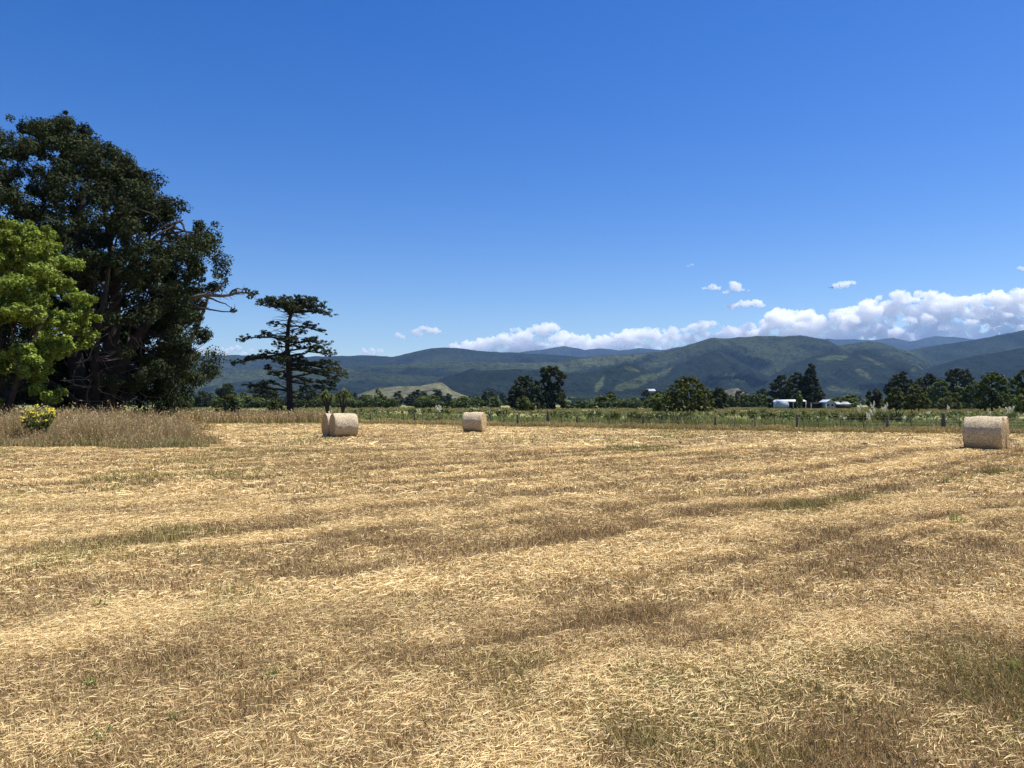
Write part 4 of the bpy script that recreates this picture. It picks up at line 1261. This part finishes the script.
def bank(top, ybot, n_, rmin, rmax, x0, x1):
    tx = np.array([t[0] for t in top]); ty = np.array([t[1] for t in top]); out = []
    for k in range(n_):
        px = R.uniform(x0, x1); r = R.uniform(rmin, rmax); yt = np.interp(px, tx, ty)
        y = yt + r * .75 + R.random() ** 1.15 * max(ybot - yt - r * .7, 0)
        out.append((px, y, r))
    return out


top = [(a_, b_ - 3.0) for a_, b_ in [(452, 345), (478, 341), (501, 335), (514, 330), (535, 326), (550, 319), (556, 328), (575, 337), (602, 339), (618, 332.5), (640, 328), (670, 331), (704, 321), (734, 326), (752, 323), (768, 315), (779, 309.5), (809, 311), (818, 318),
       (842, 309), (860, 304), (876, 300), (895, 291), (932, 292.5), (959, 296), (980, 295), (996, 292), (1022, 285.5), (1060, 284), (1110, 290), (1150, 310)]]
DC = 26000.0
cloud('cloud_bank', bank(top, 362, 700, 2.2, 6.5, 455, 770) + bank(top, 362, 1000, 2.5, 8, 765, 1140), DC, 'long white cumulus bank lying low behind the hills on the right')
cloud('cloud', [(415, 332, 4), (424, 329, 5.5), (431, 330, 6), (439, 332, 4.5), (419, 334, 4), (446, 333, 2.5)], DC, 'small white cloud above the rounded peak left of centre', voxel=25)
cloud('cloud', [(399, 336, 2.6), (402, 337, 2.2)], DC, 'tiny white puff left of the small cloud above the peak', voxel=22)
cloud('cloud', [(728, 292, 4.5), (736, 287, 5.5), (742, 289, 4.5), (733, 285, 3.5), (747, 291, 2.5)], DC, 'ragged white cloud, upper one of the two stacked at right of centre', voxel=25)
cloud('cloud', [(731, 306, 4.5), (739, 304, 5.5), (748, 304, 5.5), (757, 303, 5.5), (762, 306, 4)], DC, 'flat bottomed white cloud, lower one of the two stacked', voxel=25)
cloud('cloud', [(706, 288, 4), (712, 287, 4.5), (716, 288, 3.5)], DC, 'faint small cloud left of the upper stacked cloud', voxel=25)
cloud('cloud', [(838, 285, 3.2), (845, 284, 4.2), (852, 283, 4), (857, 283, 3)], DC, 'small white cloud floating alone high at the right by the bird', voxel=25)
cloud('cloud', [(222, 349, 4.5), (214, 350, 4.5), (218, 347.5, 3.5), (232, 350, 4.5), (241, 348.5, 4.5), (250, 350, 3.5), (203, 351, 4.5), (192, 352, 4), (226, 353, 5), (240, 353, 5)], DC, 'low white cloud behind the hills right of the cypress', voxel=25)
cloud('cloud', [(366, 352, 3.5), (373, 350.5, 4), (379, 351.5, 3.5), (372, 354, 4)], DC, 'low white cloud just over the ridge right of the pine', voxel=25)
cloud('cloud', [(688, 266, 2), (691, 265, 2.2)], DC, 'tiny faint puff highest in the sky at right of centre', voxel=22)
cloud('cloud', [(1020, 268, 2.2), (1026, 268, 3)], DC, 'tiny faint puff at the right edge of the sky', voxel=22)

# ------------------------------------------------------------------ haze
hb = MB(); box(hb, (-17500, -400, -1.5), (17500, 17500, 1330))
m, n, l, b = mat('haze'); n.remove(b)
pv = n.new('ShaderNodeVolumePrincipled'); pv.inputs['Color'].default_value = (.32, .55, 1, 1); pv.inputs['Density'].default_value = 2.6e-5
pv.inputs['Anisotropy'].default_value = .2
l.new(pv.outputs['Volume'], n['Material Output'].inputs['Volume'])
m.volume_intersection_method if hasattr(m, 'volume_intersection_method') else None
tag(hb.build('haze', m), kind='stuff')

# ------------------------------------------------------------------ light
sd = Vector((.42, .12, .90)).normalized()
EL = math.asin(sd.z); AZ = math.atan2(sd.x, sd.y)
ld = bpy.data.lights.new('sun', 'SUN'); ld.energy = 4.9; ld.angle = rad(.53); ld.color = (1, .955, .88)
so = bpy.data.objects.new('sun', ld); COL.objects.link(so); so.rotation_euler = sd.to_track_quat('Z', 'Y').to_euler(); so.location = (30, 20, 80)
w = bpy.data.worlds.new('World'); sc.world = w; w.use_nodes = True
wn, wl2 = w.node_tree.nodes, w.node_tree.links
sky = wn.new('ShaderNodeTexSky'); sky.sky_type = 'NISHITA'; sky.sun_disc = False; sky.sun_elevation = EL; sky.sun_rotation = AZ
sky.altitude = 50; sky.air_density = 1.0; sky.dust_density = .3; sky.ozone_density = 2.5
hsv = wn.new('ShaderNodeHueSaturation'); hsv.inputs['Saturation'].default_value = 1.44; hsv.inputs['Hue'].default_value = .517
wl2.new(sky.outputs['Color'], hsv.inputs['Color']); wl2.new(hsv.outputs['Color'], wn['Background'].inputs['Color']); wn['Background'].inputs['Strength'].default_value = .084

vs = sc.view_settings
vs.view_transform = 'Standard'; vs.look = 'None'; vs.gamma = 1; vs.exposure = .70
cy = sc.cycles
cy.max_bounces = 26; cy.diffuse_bounces = 3; cy.glossy_bounces = 2; cy.transmission_bounces = 4; cy.volume_bounces = 24; cy.transparent_max_bounces = 6
cy.use_denoising = True; cy.denoiser = 'OPENIMAGEDENOISE'; cy.denoising_input_passes = 'RGB_ALBEDO_NORMAL'; cy.denoising_prefilter = 'NONE'; cy.use_adaptive_sampling = False
cy.sample_clamp_indirect = 4
sc.render.film_transparent = False
